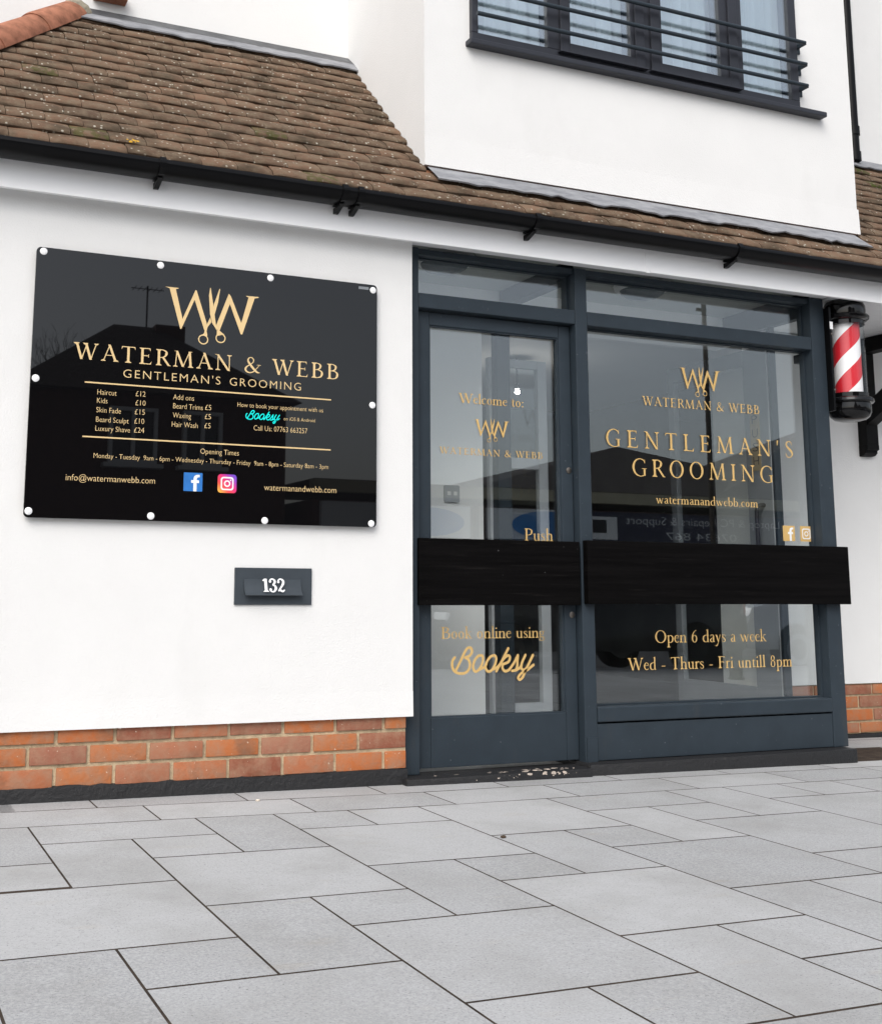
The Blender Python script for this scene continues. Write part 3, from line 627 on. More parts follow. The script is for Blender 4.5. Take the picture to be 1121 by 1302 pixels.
for x in (-1.95, -.990, -0.205, -0.133, 0.742, 1.896, 3.1):
    mb = MB(); wd = .013
    pr = [(-.0855, 2.440), (-.0855, 2.378), (-.110, 2.370), (-.150, 2.3695), (-.188, 2.378), (-.209, 2.398), (-.2155, 2.416), (-.2155, 2.424), (-.203, 2.444), (-.192, 2.444), (-.1965, 2.4385), (-.2097, 2.4207), (-.2097, 2.4155), (-.2037, 2.4012), (-.1853, 2.3832), (-.150, 2.3753), (-.1118, 2.3763), (-.0904, 2.3845), (-.0904, 2.440)]
    mb.prism([(x - wd, y, z) for y, z in pr], (2 * wd, 0, 0))
    if x not in (-1.95, 3.1):
        mb.prism([(x - wd * .8, y, z) for y, z in ((-.0855, 2.3692), (-.0855, 2.346), (-.100, 2.346), (-.170, 2.3685), (-.15, 2.3688), (-.11, 2.3692))], (wd * 1.6, 0, 0))
    mb.build('gutter_bracket', M['blackpl'], gut)
# --- tiled roof
def hip_x(y): return -1.165 - (1.125 - y) / 1.08
def roof():
    mb = MB(); L = {n: mb.layer(n) for n in ('tint', 'edge', 'moss', 'fresh')}; rnd = random.Random(5)
    S2 = math.sqrt(.5); gauge = 0.101; wdt = 0.156
    nrow = 17
    for r in range(-1, nrow):
        ylo = -0.118 + max(r, 0) * gauge * S2
        lift = 0 if r >= 0 else -.018
        if r == -1: ylo -= .004
        x = -3.2 + (r % 2) * wdt / 2 + rnd.uniform(-.01, .01)
        wav = [rnd.uniform(-.002, .002) for _ in range(70)]
        while x < 6.2:
            xa, xb = x + .0015, x + wdt - .0015; x += wdt
            k = int((x + 3.3) / wdt) % 66
            ym = ylo + .05
            if ylo > .10:                                    # beside the bay
                if xa < .362 < xb: xb = .362
                if xa < 3.100 < xb: xa = 3.100
                if xa >= .362 and xb <= 3.099: continue
            if ylo > 1.03: continue
            hx = hip_x(ym)
            if xb < hx: continue
            xa = max(xa, hx - .02)
            if xb - xa < .02: continue
            t = min(1, max(0, rnd.gauss(.5, .19))); jl = rnd.uniform(-.0015, .0025) + wav[k] * .6 + lift; js = rnd.uniform(-.003, .003); jr = rnd.uniform(-.002, .002)
            moss = 1.0 if (xa > 3.05 and rnd.random() < .5 and .65 < ylo) else (0.6 if rnd.random() < .02 else 0)
            nx = 5; rows = []
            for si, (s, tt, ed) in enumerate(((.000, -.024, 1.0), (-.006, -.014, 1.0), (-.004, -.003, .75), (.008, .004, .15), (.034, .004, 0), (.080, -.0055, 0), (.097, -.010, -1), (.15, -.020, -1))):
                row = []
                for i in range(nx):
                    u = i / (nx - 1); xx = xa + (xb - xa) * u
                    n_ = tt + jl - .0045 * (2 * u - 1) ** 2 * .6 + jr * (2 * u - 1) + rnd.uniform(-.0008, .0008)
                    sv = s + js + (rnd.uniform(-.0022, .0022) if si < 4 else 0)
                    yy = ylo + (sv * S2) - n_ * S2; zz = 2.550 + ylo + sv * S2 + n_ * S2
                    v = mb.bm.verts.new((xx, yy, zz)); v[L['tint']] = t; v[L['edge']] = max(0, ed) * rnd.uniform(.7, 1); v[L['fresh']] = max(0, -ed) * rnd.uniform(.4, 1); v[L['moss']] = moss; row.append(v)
                rows.append(row)
            for a, b_ in zip(rows, rows[1:]):
                for i in range(nx - 1): mb.bm.faces.new((a[i], a[i + 1], b_[i + 1], b_[i]))
            for i in (0, nx - 1):                             # tile ends
                col = [rw[i] for rw in rows[:6]]
                q = [mb.bm.verts.new(v.co + Vector((0, .012 * S2, -.012 * S2))) for v in col]
                for v in q: v[L['tint']] = t * .5
                for a in range(5):
                    try: mb.bm.faces.new((col[a], col[a + 1], q[a + 1], q[a]))
                    except ValueError: pass
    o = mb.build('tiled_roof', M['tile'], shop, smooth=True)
    mb = MB()                                                 # boarding under the tiles and the slope beyond the hip
    mb.face([(hip_x(-.1), -.10, 2.410), (6.2, -.10, 2.410), (6.2, 1.151, 3.661), (-1.14, 1.151, 3.661)])
    mb.build('roof_deck', M['ink'], o)
    mb = MB(); a = Vector((hip_x(-.1), -.1, 2.455)); b_ = Vector((-1.165, 1.125, 3.675))
    mb.face([a, b_, (-1.165, 1.151, 3.675), (hip_x(-.1), 1.151, 2.455)])
    mb.build('side_slope', M['tile'], o)
    # hip ridge tiles
    ln = (b_ - a).length; d = (b_ - a).normalized(); nrm = Vector((0, -1, 1)).normalized() * .6 + Vector((-.7, 0, .7)) * .5; nrm = (nrm - d * nrm.dot(d)).normalized(); sd_ = d.cross(nrm)
    n = 5
    for k in range(n):
        mb = MB(); e0 = b_ - d * (ln * .2 * (k + 1) + .012) ; e1 = b_ - d * (ln * .2 * k - .002)
        V = []
        for p, rr in ((e0, .098), (e0 + d * .02, .101), (e1 - d * .06, .092), (e1, .092)):
            V.append([mb.bm.verts.new(p - nrm * .045 + (sd_ * math.cos(R(t)) + nrm * math.sin(R(t))) * rr) for t in range(5, 176, 10)] + [mb.bm.verts.new(p - nrm * .045 + (sd_ * math.cos(R(t)) + nrm * math.sin(R(t))) * (rr - .016)) for t in range(175, 4, -10)])
        for A, B in zip(V, V[1:]):
            for i in range(len(A)): mb.bm.faces.new((A[i], A[(i + 1) % len(A)], B[(i + 1) % len(A)], B[i]))
        mb.bm.faces.new(V[0][::-1]); mb.bm.faces.new(V[-1])
        mb.build('ridge_tile', M['ridge'], o, smooth=True)
    # cement at the top of the hip
    mb = MB(); rnd = random.Random(2)
    bmesh.ops.create_icosphere(mb.bm, subdivisions=3, radius=1)
    for v in mb.bm.verts:
        q = v.co.copy(); f = 1 + rnd.uniform(-.06, .06)
        v.co = Vector((-1.150 + q.x * .070 * f, 1.085 + q.y * .045 * f, 3.655 + q.z * .050 * f - q.x * .02))
    mb.build('cement_bedding', M['cement'], o, smooth=False)
    # flashings
    def flash(name, mat, P0, P1, x0, x1, seed, rough=.010):
        rnd = random.Random(seed); mb = MB(); n = max(8, int((x1 - x0) / .05)); A = []
        ph = rnd.uniform(0, 6)
        for k in range(n + 1):
            x = x0 + (x1 - x0) * k / n; wv = rough * (math.sin(k * .9 + ph) * .5 + rnd.uniform(-.6, .6))
            row = []
            for j in range(4):
                q = j / 3; y = P0[0] + (P1[0] - P0[0]) * q; z = P0[1] + (P1[1] - P0[1]) * q
                e_ = wv * (1 - q)
                row.append((x, y + e_ * .7, z + e_ * .7 + rough * .3 * rnd.uniform(-1, 1) * (1 - q)))
            A.append(row)
        V = [[mb.bm.verts.new(p) for p in r_] for r_ in A]; W = [[mb.bm.verts.new(Vector(p) + Vector((0, .004, -.006))) for p in r_] for r_ in A]
        for a in range(n):
            for j in range(3): mb.bm.faces.new((V[a][j], V[a + 1][j], V[a + 1][j + 1], V[a][j + 1]))
            mb.bm.faces.new((V[a][0], W[a][0], W[a + 1][0], V[a + 1][0]))
        return mb.build(name, mat, o, smooth=True)
    flash('lead_flashing', M['lead'], (1.005, 3.577), (1.06, 3.632), -1.17, .405, 1)
    flash('lead_flashing', M['leadd'], (1.058, 3.630), (1.149, 3.706), -1.16, .366, 2, .004)
    flash('lead_flashing', M['lead'], (0.066, 2.645), (0.186, 2.743), .375, 3.06, 3, .016)
    flash('lead_flashing', M['lead'], (1.01, 3.582), (1.149, 3.690), 3.101, 6.2, 4)
    mb = MB(); rnd = random.Random(8)                          # one yellow lichen patch
    for k in range(10):
        cx, cy_ = -1.065 + rnd.gauss(0, .022), 0.0 + rnd.gauss(0, .006)
        r_ = rnd.uniform(.004, .011); vs = [mb.bm.verts.new((cx + r_ * math.cos(a) * rnd.uniform(.7, 1.2), cy_ + r_ * .7 * math.sin(a) - .002 * k * .3, 2.5655 + cy_ + r_ * .7 * math.sin(a) + k * .0006)) for a in [R(45 * q) for q in range(8)]]
        mb.bm.faces.new(vs)
    mb.build('lichen_patch', M['lichen'], o)
    return o
roof_o = roof()
# --- first floor window with guard rails
win = MB()
for x0, x1, z0, z1 in ((.613, 2.700, 3.425, 3.470), (.613, .650, 3.470, 4.95), (1.049, 1.176, 3.470, 4.95), (1.560, 1.762, 3.470, 4.95), (2.151, 2.306, 3.470, 4.95), (2.645, 2.700, 3.470, 4.95), (.613, 2.700, 4.95, 5.0)):
    win.box(x0, x1, .168, .25, z0, z1, bev=.004)
wf = win.build('first_floor_window', M['upvc'], shop)
mb = MB()
for x0, x1 in ((1.120, 1.640), (1.682, 2.262)):                # opening casements standing proud
    for d in ((x0, x0 + .058, 3.462, 4.93), (x1 - .058, x1, 3.462, 4.93), (x0 + .058, x1 - .058, 3.462, 3.512)):
        mb.box(d[0], d[1], .155, .1675, d[2], d[3], bev=.003)
    mb.box(x0 - .012, x1 + .012, .140, .166, 3.452, 3.461, bev=.002)
mb.build('casement', M['upvc'], wf)
box('sill', M['upvc'], wf, .590, 2.866, .140, .24, 3.395, 3.424, bev=.006)
box('pane', M['glassup'], wf, .64, 2.66, .183, .188, 3.46, 4.97)
mb = MB(); n = 170; fr_, bk_ = [], []
for k in range(n + 1):
    x = .5 + 2.3 * k / n; y = .34 + .022 * math.sin(k * .8) + .01 * math.sin(k * 2.1 + 1)
    fr_.append((mb.bm.verts.new((x, y, 3.40)), mb.bm.verts.new((x, y, 5.05))))
for a, b_ in zip(fr_, fr_[1:]): mb.bm.faces.new((a[0], b_[0], b_[1], a[1]))
sol = mb.build('curtain', M['curtain'], wf, smooth=True)
for z in (3.545, 3.672, 3.800):
    mb = MB(); mb.tube([(.618, .120, z), (2.712, .120, z)], .0110, 12)
    gr = mb.build('guard_rail', M['anth'], wf, smooth=True)
    for x in (2.712,):
        mb = MB(); mb.box(x - .006, x + .008, .118, .191, z - .011, z + .011, bev=.002); mb.box(x - .016, x + .022, .182, .1915, z - .038, z + .038, bev=.003)
        mb.build('rail_bracket', M['anth'], wf)
# --- side details
mb = MB(); mb.tube([(4.055, 1.08, 7.0), (4.055, 1.08, 3.70)], .040, 14); mb.tube([(4.055, 1.08, 3.88), (4.055, 1.08, 3.82)], .047, 14); mb.tube([(4.055, 1.08, 3.70), (4.055, 1.08, 3.64)], .047, 14)
mb.build('downpipe', M['blackpl'], shop, smooth=True)
box('window_sill', M['ridge'], shop, -1.07, -.900, 1.08, 1.151, 3.752, 3.80, bev=.006, label='terracotta sill at the top of the white wall')
gb = MB(); gb.box(3.605, 3.700, .700, .7665, 1.640, 2.296, bev=.004)
gb.prism([(3.605, y, z) for y, z in ((.7665, 1.64), (.700, 1.64), (.700, 1.612), (.716, 1.605), (.716, 1.590), (.735, 1.576), (.7665, 1.572))], (.095, 0, 0))
gbo = gb.build('gallows_bracket', M['blackwd'], shop)
box('bracket_arm', M['blackwd'], gbo, 3.607, 3.698, .02, .699, 2.205, 2.294, bev=.004)
mb = MB(); mb.prism([(3.612, y, z) for y, z in ((.699, 1.76), (.699, 1.89), (.16, 2.203), (.08, 2.203), (.30, 2.03), (.52, 1.86))], (.080, 0, 0)); mb.build('bracket_strut', M['blackwd'], gbo)

# --- shopfront frame
FY = 0.04; GY = 0.117
fr = MB()
fr.box(.178, .256, FY + .002, .13, -.022, 2.29, bev=.003)         # left jamb
fr.box(1.088, 1.156, FY, .16, -.030, 2.29, bev=.005)              # centre post
fr.box(2.557, 2.651, FY, .13, -.012, 2.296, bev=.005)             # right post
fr.box(.257, 1.087, FY + .0015, .13, 2.012, 2.080, bev=.004)      # transoms
fr.box(1.157, 2.556, FY + .0015, .13, 2.012, 2.080, bev=.004)
fr.box(.257, 1.087, FY + .012, .13, 2.262, 2.29, bev=.003); fr.box(1.157, 2.556, FY + .012, .13, 2.262, 2.29, bev=.003)
fr.box(1.157, 2.556, FY - .004, .13, .160, .228, bev=.006)        # window board rail
fr.box(1.157, 2.556, FY + .004, .13, -.010, .152, bev=.003)       # stall riser
frame = fr.build('shopfront_frame', M['anth'], shop)
mb = MB(); mb.prism([(1.094, FY, -.028), (1.150, FY, -.028), (1.150, FY, .095), (1.094, FY, .095)], (0, -.006, 0)); mb.build('post_foot', M['anth'], frame)
# fanlights
for x0, x1, lb in ((.257, 1.087, 'narrow fanlight above the door'), (1.157, 2.556, 'wide fanlight above the window')):
    fl_ = MB()
    fl_.box(x0 + .0005, x0 + .008, .10, .128, 2.081, 2.261); fl_.box(x1 - .008, x1 - .0005, .10, .128, 2.081, 2.261); fl_.box(x0 + .008, x1 - .008, .10, .128, 2.0805, 2.086); fl_.box(x0 + .008, x1 - .008, .10, .128, 2.256, 2.2615)
    o = fl_.build('fanlight', M['anth'], shop, label=lb)
    box('pane', M['glass'], o, x0 + .008, x1 - .008, GY - .002, GY + .004, 2.086, 2.256)
# door
DY = 0.086
d = MB()
d.box(.262, .331, DY, .135, -.006, 2.006, bev=.003); d.box(1.021, 1.083, DY, .135, -.006, 2.006, bev=.003)
d.box(.332, 1.020, DY, .135, 1.946, 2.006, bev=.003); d.box(.332, 1.020, DY, .135, -.006, .2035, bev=.003)
door = d.build('shop_door', M['anth'], shop)
mb = MB()
for q in ((.331, .338, .2035, 1.946), (1.014, 1.021, .2035, 1.946), (.338, 1.014, .2035, .209), (.338, 1.014, 1.940, 1.946)): mb.box(q[0], q[1], DY + .006, .113, q[2], q[3])
mb.build('glazing_bead', M['anth'], door)
box('pane', M['glass'], door, .333, 1.019, GY - .002, GY + .004, .2045, 1.945)
pb = MB(); pb.box(.246, 1.072, .025, .075, .686, .976, bev=.004)
pbo = pb.build('push_board', M['board'], door)
for xb in (.30, .96): box('batten', M['board'], door, xb, xb + .06, .0755, .0855, .70, .95)
for z in (1.312, .642):
    mb = MB(); mb.lathe([(.001, -.003), (.010, -.003), (.0145, -.0015), (.0145, 0)], (1.062, DY - .001, z), 24, 'Y'); mb.box(1.060, 1.064, DY - .0052, DY - .0041, z - .006, z + .003); mb.build('keyhole', M['brass'], door, smooth=True)
LY = GY - .0032
serif('lettering', 'Welcome to:', .4941, 1.602, .8407, .0454, LY, M['goldw'], door, .0)
logo(.575, 1.5305, .184, LY, M['goldw'], door)
serif('lettering', 'WATERMAN & WEBB', .3947, 1.363, .9388, .0305, LY, M['goldw'], door, .14)
serif('lettering', 'Push', .8304, .9790, .9858, .0564, LY, M['goldw'], door, .02)
serif('lettering', 'Book online using', .3955, .5385, .9311, .0512, LY, M['goldw'], door, .0)
script_word(.4513, .3973, .4154, LY, M['goldw'], door)
# big window
sw = MB()
for q in ((1.157, 1.163, .229, 2.011), (2.550, 2.556, .229, 2.011), (1.163, 2.550, .229, .234), (1.163, 2.550, 2.006, 2.011)): sw.box(q[0], q[1], .095, .129, q[2], q[3])
swin = sw.build('shop_window', M['anth'], shop)
box('pane', M['glass'], swin, 1.163, 2.550, GY - .002, GY + .004, .234, 2.006)
rb = MB(); rb.box(1.097, 2.684, .000, .0385, .692, .983, bev=.004)
rb.build('rail_board', M['board'], swin)
serif('lettering', 'WATERMAN & WEBB', 1.5169, 1.6597, 2.2514, .0450, LY, M['goldw'], swin, .12)
logo(1.751, 1.867, .255, LY, M['goldw'], swin)
serif('lettering', "GENTLEMAN'S", 1.2917, 1.4437, 2.4652, .0846, LY, M['goldw'], swin, .36)
serif('lettering', 'GROOMING', 1.4400, 1.3068, 2.3202, .0846, LY, M['goldw'], swin, .30)
serif('lettering', 'watermanandwebb.com', 1.5774, 1.1768, 2.2120, .0424, LY, M['goldw'], swin, .02)
serif('lettering', 'Open 6 days a week', 1.5434, .5078, 2.2233, .0580, LY, M['goldw'], swin, .0)
serif('lettering', 'Wed - Thurs - Fri untill 8pm', 1.3836, .3818, 2.3823, .0570, LY, M['goldw'], swin, .02)
for cx, kind in ((2.406, 'f'), (2.5195, 'c')):
    bd = plate('social_badge', M['goldw'], swin, cx, 1.050, .0385, .0395, .003, LY + .0008, .0014)
    (ff_mark if kind == 'f' else camera_mark)(swin, cx, 1.050, .0385, LY - .0004, M['far_white'])
# doorstep and plinth
stp = MB(); stp.box(.150, 1.062, -.052, .13, -.16, -.024, bev=.008); stp.box(1.063, 2.634, -.032, .36, -.19, -.0125, bev=.010)
step = stp.build('doorstep', M['bitumen'], shop, smooth=True)
mb = MB(); rnd = random.Random(4)
for k in range(60):
    u = rnd.random(); x = .56 + .42 * u if rnd.random() < .8 else rnd.uniform(.25, 1.05)
    r_ = rnd.uniform(.002, .009) * (1.4 if .72 < x < .93 else .7)
    onf = rnd.random() < .35
    pts = []
    for a in range(7):
        rr = r_ * rnd.uniform(.5, 1.3); ca, sa = math.cos(a * .9), math.sin(a * .9)
        if onf: pts.append((x + rr * ca, -.0526 - k * 6e-6, -.046 + rnd.Random(k).uniform(-.006, .010) + rr * .6 * sa) if False else (x + rr * ca, -.0526 - k * 6e-6, -.043 + (k % 7) * .002 + rr * .6 * sa))
        else: pts.append((x + rr * 1.6 * ca, -.030 + (k % 9) * .006 + rr * sa, -.0236 + k * 6e-6))
    mb.face(pts)
mb.build('paint_chips', M['chip'], step)['kind'] = 'stuff'

# --- entrance lobby seen through the glass
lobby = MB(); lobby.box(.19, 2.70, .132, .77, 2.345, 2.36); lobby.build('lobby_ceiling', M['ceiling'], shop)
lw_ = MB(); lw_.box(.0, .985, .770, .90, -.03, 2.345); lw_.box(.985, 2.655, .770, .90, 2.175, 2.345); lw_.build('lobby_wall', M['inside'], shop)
box('lobby_wall', M['inside'], shop, .13, .19, .31, .77, -.03, 2.345)
box('lobby_floor', M['lobbyfloor'], shop, .19, 2.63, .131, .90, -.10, -.035)
bm_ = MB(); bm_.box(1.095, 1.165, .161, .769, 2.255, 2.344, bev=.004); bm_.box(1.095, 1.175, .80, .86, 0, 2.174)
bm_.build('partition_frame', M['anth'], shop)
iw = MB()
for q in ((1.080, 1.100, .12, 2.0), (1.385, 1.442, .12, 2.0), (1.100, 1.385, .12, .168), (1.100, 1.385, 1.955, 2.0), (1.100, 1.385, 1.40, 1.46)): iw.box(q[0], q[1], .862, .90, q[2], q[3], bev=.003)
iwo = iw.build('inner_screen', M['alu'], shop); box('pane', M['glassin'], iwo, 1.100, 1.385, .878, .884, .168, 1.955)
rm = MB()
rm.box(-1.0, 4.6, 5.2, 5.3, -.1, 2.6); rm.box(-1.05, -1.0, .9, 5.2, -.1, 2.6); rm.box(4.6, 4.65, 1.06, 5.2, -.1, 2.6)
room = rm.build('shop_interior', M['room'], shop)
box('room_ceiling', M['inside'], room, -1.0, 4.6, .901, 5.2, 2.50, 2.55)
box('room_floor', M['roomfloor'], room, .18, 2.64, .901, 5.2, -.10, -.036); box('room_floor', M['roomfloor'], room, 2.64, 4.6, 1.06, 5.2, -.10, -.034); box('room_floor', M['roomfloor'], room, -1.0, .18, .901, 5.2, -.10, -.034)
# return side: fixed light, post and swing door
rs = MB()
rs.box(2.600, 2.650, .131, .420, .160, .205, bev=.003); rs.box(2.600, 2.650, .131, .768, 2.215, 2.344, bev=.003); rs.box(2.602, 2.648, .405, .425, .205, 2.215, bev=.003)
rs.box(2.605, 2.645, .131, .420, -.012, .160)
rso = rs.build('side_light', M['anth'], shop); box('pane', M['glassin'], rso, 2.625, 2.631, .131, .405, .205, 2.215)
sdm = MB()
for y0, y1, z0, z1 in ((.434, .625, .0, 2.12), (1.245, 1.300, .0, 2.12), (.625, 1.245, .0, .235), (.625, 1.245, 2.03, 2.12)): sdm.box(2.603, 2.640, y0, y1, z0, z1, bev=.003)
sdo = sdm.build('side_door', M['greyalu'], shop); box('pane', M['glassin'], sdo, 2.618, 2.624, .625, 1.245, .235, 2.03)
mb = MB(); mb.box(2.602, 2.641, .428, .4335, .0, 2.12); mb.build('door_edge', M['alu'], sdo)
for xx, s_ in ((2.603, -1), (2.640, 1)):
    mb = MB(); q = []
    for k in range(7): a = R(90 * k / 6); q.append((xx + s_ * (.055 - .04 + .04 * math.sin(a)), .50, 1.215 + .04 * (1 - math.cos(a)) * -1))
    mb.tube([(xx, .50, 1.225)] + [(xx + s_ * .03, .50, 1.225), (xx + s_ * .05, .50, 1.212), (xx + s_ * .055, .50, 1.19), (xx + s_ * .055, .50, .80), (xx + s_ * .05, .50, .775), (xx + s_ * .03, .50, .765), (xx, .50, .765)], .012, 12)
    mb.build('pull_handle', M['ink'], sdo, smooth=True)
pp_ = MB(); pp_.box(2.5995, 2.6025, .505, .580, 1.42, 1.745, bev=.001); pp = pp_.build('push_plate', M['tan'], sdo)
for k, c in enumerate('PUSH'):
    o = sans('plate_letter', c, -.022, 1.685 - k * .078, .022, .052, 0, M['ink'], sdo)
    for v in o.data.vertices: v.co = Vector((2.5990, .5425 - v.co.x, v.co.z))
cl = MB(); cl.box(2.565, 2.640, .132, .185, 1.962, 2.008, bev=.003); cl.build('door_closer', M['ink'], rso)

# ================================================================== THINGS ON THE BUILDING
# --- ceiling lights
def ceiling_light(x, y, label):
    t = thing('ceiling_light', label, 'ceiling light', (x, y, 2.345), 'round bulkhead lights on the lobby ceiling')
    mb = MB(); mb.lathe([(.001, 0), (.145, 0), (.150, -.012), (.142, -.032), (.128, -.040), (.118, -.036), (.001, -.036)], (x, y, 2.3445), 40); mb.build('rim', M['white'], t, smooth=True)
    mb = MB(); mb.lathe([(.117, -.0365), (.108, -.058), (.08, -.074), (.04, -.082), (.001, -.084)], (x, y, 2.3445), 40); mb.build('diffuser', M['lightgl'], t, smooth=True)
ceiling_light(.52, .295, 'round bulkhead light on the lobby ceiling behind the narrow fanlight over the door')
ceiling_light(1.70, .325, 'round bulkhead light on the lobby ceiling behind the wide fanlight over the window')
# --- socket
t = thing('wall_socket', 'white wall socket on the lobby wall behind the door glass', 'wall socket', (.797, .768, 1.24))
plate('face_plate', M['alu'], t, .797, 1.240, .043, .043, .006, .758, .0115)
mb = MB()
for dx in (-.018, .018):
    mb.box(.797 + dx - .010, .797 + dx + .010, .7555, .758, 1.232, 1.252, bev=.001)
mb.build('rocker', M['far_white'], t)
# --- downlight inside
t = thing('downlight', 'small bright round lamp glowing inside the shop beyond the door', 'lamp', (2.54, 3.0, 2.24))
mb = MB(); mb.lathe([(.001, .03), (.020, .03), (.024, 0), (.020, -.003), (.001, -.003)], (2.54, 3.0, 2.262), 24); mb.build('housing', M['ink'], t, smooth=True)
mb = MB(); mb.tube([(2.54, 3.0, 2.29), (2.54, 3.0, 2.5)], .008, 8); mb.build('stem', M['ink'], t)
mb = MB(); bmesh.ops.create_icosphere(mb.bm, subdivisions=3, radius=.018, matrix=Matrix.Translation((2.54, 3.0, 2.238))); mb.build('bulb', M['lamp'], t, smooth=True)
# --- business sign
sign = thing('business_sign', 'large glossy black wall sign with gold lettering and price list on white standoffs', 'sign', (-.71, -.03, 1.0))
plate('panel', M['acrylic'], sign, (-1.439 + .014) / 2, 1.539, .7265, .527, .018, -.040, .010)
SY = -.0412
for x, z in ((-1.412, 2.049), (-.948, 2.046), (-.478, 2.045), (-.006, 2.042), (-1.419, 1.545), (-.007, 1.534), (-1.421, 1.036), (-.954, 1.031), (-.484, 1.026), (-.010, 1.027)):
    mb = MB(); mb.lathe([(.001, -.0036), (.0125, -.0034), (.0142, -.0022), (.0145, -.0003)], (x, -.040, z), 24, 'Y'); mb.lathe([(.009, 0.0), (.009, .016)], (x, -.030, z), 16, 'Y'); mb.build('standoff', M['white'], sign, smooth=True)
serif('lettering', 'WATERMAN & WEBB', -1.2799, 1.6336, -.1628, .0654, SY, M['gold'], sign, .16)
logo(-.9268, 1.960, .3984, SY, M['gold'], sign)
sans('lettering', "GENTLEMAN'S", -1.0828, 1.5736, -.6850, .0345, SY, M['gold'], sign, 1.22); sans('lettering', 'GROOMING', -.6455, 1.5736, -.3349, .0345, SY, M['gold'], sign, 1.22)
for z in (1.544, 1.3305):
    box('rule', M['gold'], sign, -1.232, -.198, SY - .0002, SY + .0006, z - .0027, z + .0027)
TXT = (('Haircut', -1.1816, 1.4982, -1.1064, .0218), ('Kids', -1.1816, 1.4649, -1.1408, .0217), ('Skin Fade', -1.1827, 1.4280, -1.0866, .0217), ('Beard Sculpt', -1.1825, 1.3905, -1.0545, .0216), ('Luxury Shave', -1.1836, 1.3552, -1.0480, .0216),
 ('£12', -1.0305, 1.5021, -.9914, .022), ('£10', -1.0305, 1.4657, -.9901, .022), ('£15', -1.0319, 1.4293, -.9916, .022), ('£10', -1.0319, 1.3928, -.9930, .022), ('£24', -1.0320, 1.3567, -.9917, .022),
 ('Add ons', -.8793, 1.4992, -.7933, .0223), ('Beard Trims', -.8782, 1.4633, -.7559, .0223), ('Waxing', -.8784, 1.4257, -.8038, .0222), ('Hair Wash', -.8814, 1.3890, -.7749, .0222),
 ('£5', -.7461, 1.4655, -.7208, .0225), ('£5', -.7465, 1.4283, -.7212, .0225), ('£5', -.7469, 1.3912, -.7216, .0224),
 ('How to book your appointment with us', -.6101, 1.4878, -.2337, .0195), ('on iOS & Android', -.4092, 1.4436, -.2697, .0152), ('Call Us: 07763 663257', -.5387, 1.3942, -.3039, .0228),
 ('Opening Times', -.7608, 1.2866, -.5998, .0222), ('Monday - Tuesday  9am - 6pm - Wednesday - Thursday - Friday  9am - 8pm - Saturday 8am - 3pm', -1.1859, 1.2492, -.2083, .0199),
 ('info@watermanwebb.com', -1.2884, 1.1580, -.9419, .0256), ('watermanandwebb.com', -.4889, 1.1498, -.1708, .0268))
for s_, a, z, b_, h in TXT: sans('lettering', s_, a, z, b_, h, SY, M['gold'], sign)
script_word(-.573, 1.4425, .145, SY, M['teal'], sign, zs=.95)
plate('social_badge', M['blue'], sign, -.788, 1.1715, .0385, .037, .003, SY, .0009); ff_mark(sign, -.788, 1.1715, .037, SY - .0006, M['white'])
plate('social_badge', M['insta'], sign, -.6465, 1.1705, .0395, .0375, .013, SY, .0009); camera_mark(sign, -.6465, 1.1705, .0375, SY - .0006, M['white'])
plate('maker_tag', M['greyalu'], sign, -.050, 2.0475, .024, .006, .001, SY, .0009)
# --- letterbox
lbx = thing('letterbox', 'dark grey letterbox plate numbered 132 set in the white wall', 'letterbox', (-.435, -.016, .69))
mb = MB(); mb.box(-.600, -.269, -.0235, -.0145, .688, .836, bev=.002); mb.build('plate', M['slate'], lbx)
mb = MB()
pr = [(-.0245, .790), (-.027, .788), (-.031, .765), (-.040, .742), (-.055, .727), (-.052, .725), (-.036, .739), (-.0275, .763), (-.0245, .780)]
mb.prism([(-.562, y, z) for y, z in pr], (.243, 0, 0)); mb.build('flap', M['slate'], lbx, smooth=True)
def bold_num(c):
    if c == '1': return .50, st(.27, 0, .27, 1.0, .22) + sb(.27, .46, T=.22) + [('P', [(.17, 1.0), (.30, 1.0), (.17, .80), (.03, .84), (.03, .88)])]
    if c == '3': return .66, strip([(.10, .80, .13), (.20, .95, .11), (.36, .97, .10), (.50, .84, .16), (.47, .66, .15), (.30, .54, .09)]) + strip([(.30, .54, .09), (.50, .44, .15), (.54, .24, .19), (.40, .03, .12), (.20, .02, .10), (.08, .16, .14)]) + dot(.13, .79, .10) + dot(.12, .17, .10)
    return .66, strip([(.10, .76, .13), (.18, .93, .11), (.34, .98, .10), (.51, .84, .17), (.49, .62, .18), (.32, .36, .13), (.10, .08, .10)]) + strip([(.06, .06, .08), (.24, .12, .15), (.42, .03, .13), (.58, .16, .08)]) + dot(.13, .76, .10)
mb = MB(); adv = 0
for c in '132':
    a, sh = bold_num(c)
    def fx(gx, gy, k, adv=adv):
        u = gy * .052; return (-.4905 + (adv + gx) * .0535, -.0445 + (gy - .5) * .018 - k * 1e-4 - .002, .7405 + u)
    emit(mb, sh, fx, 0, 0); adv += a
orient(mb); mb.build('house_number', M['white'], lbx, keepnormals=True)
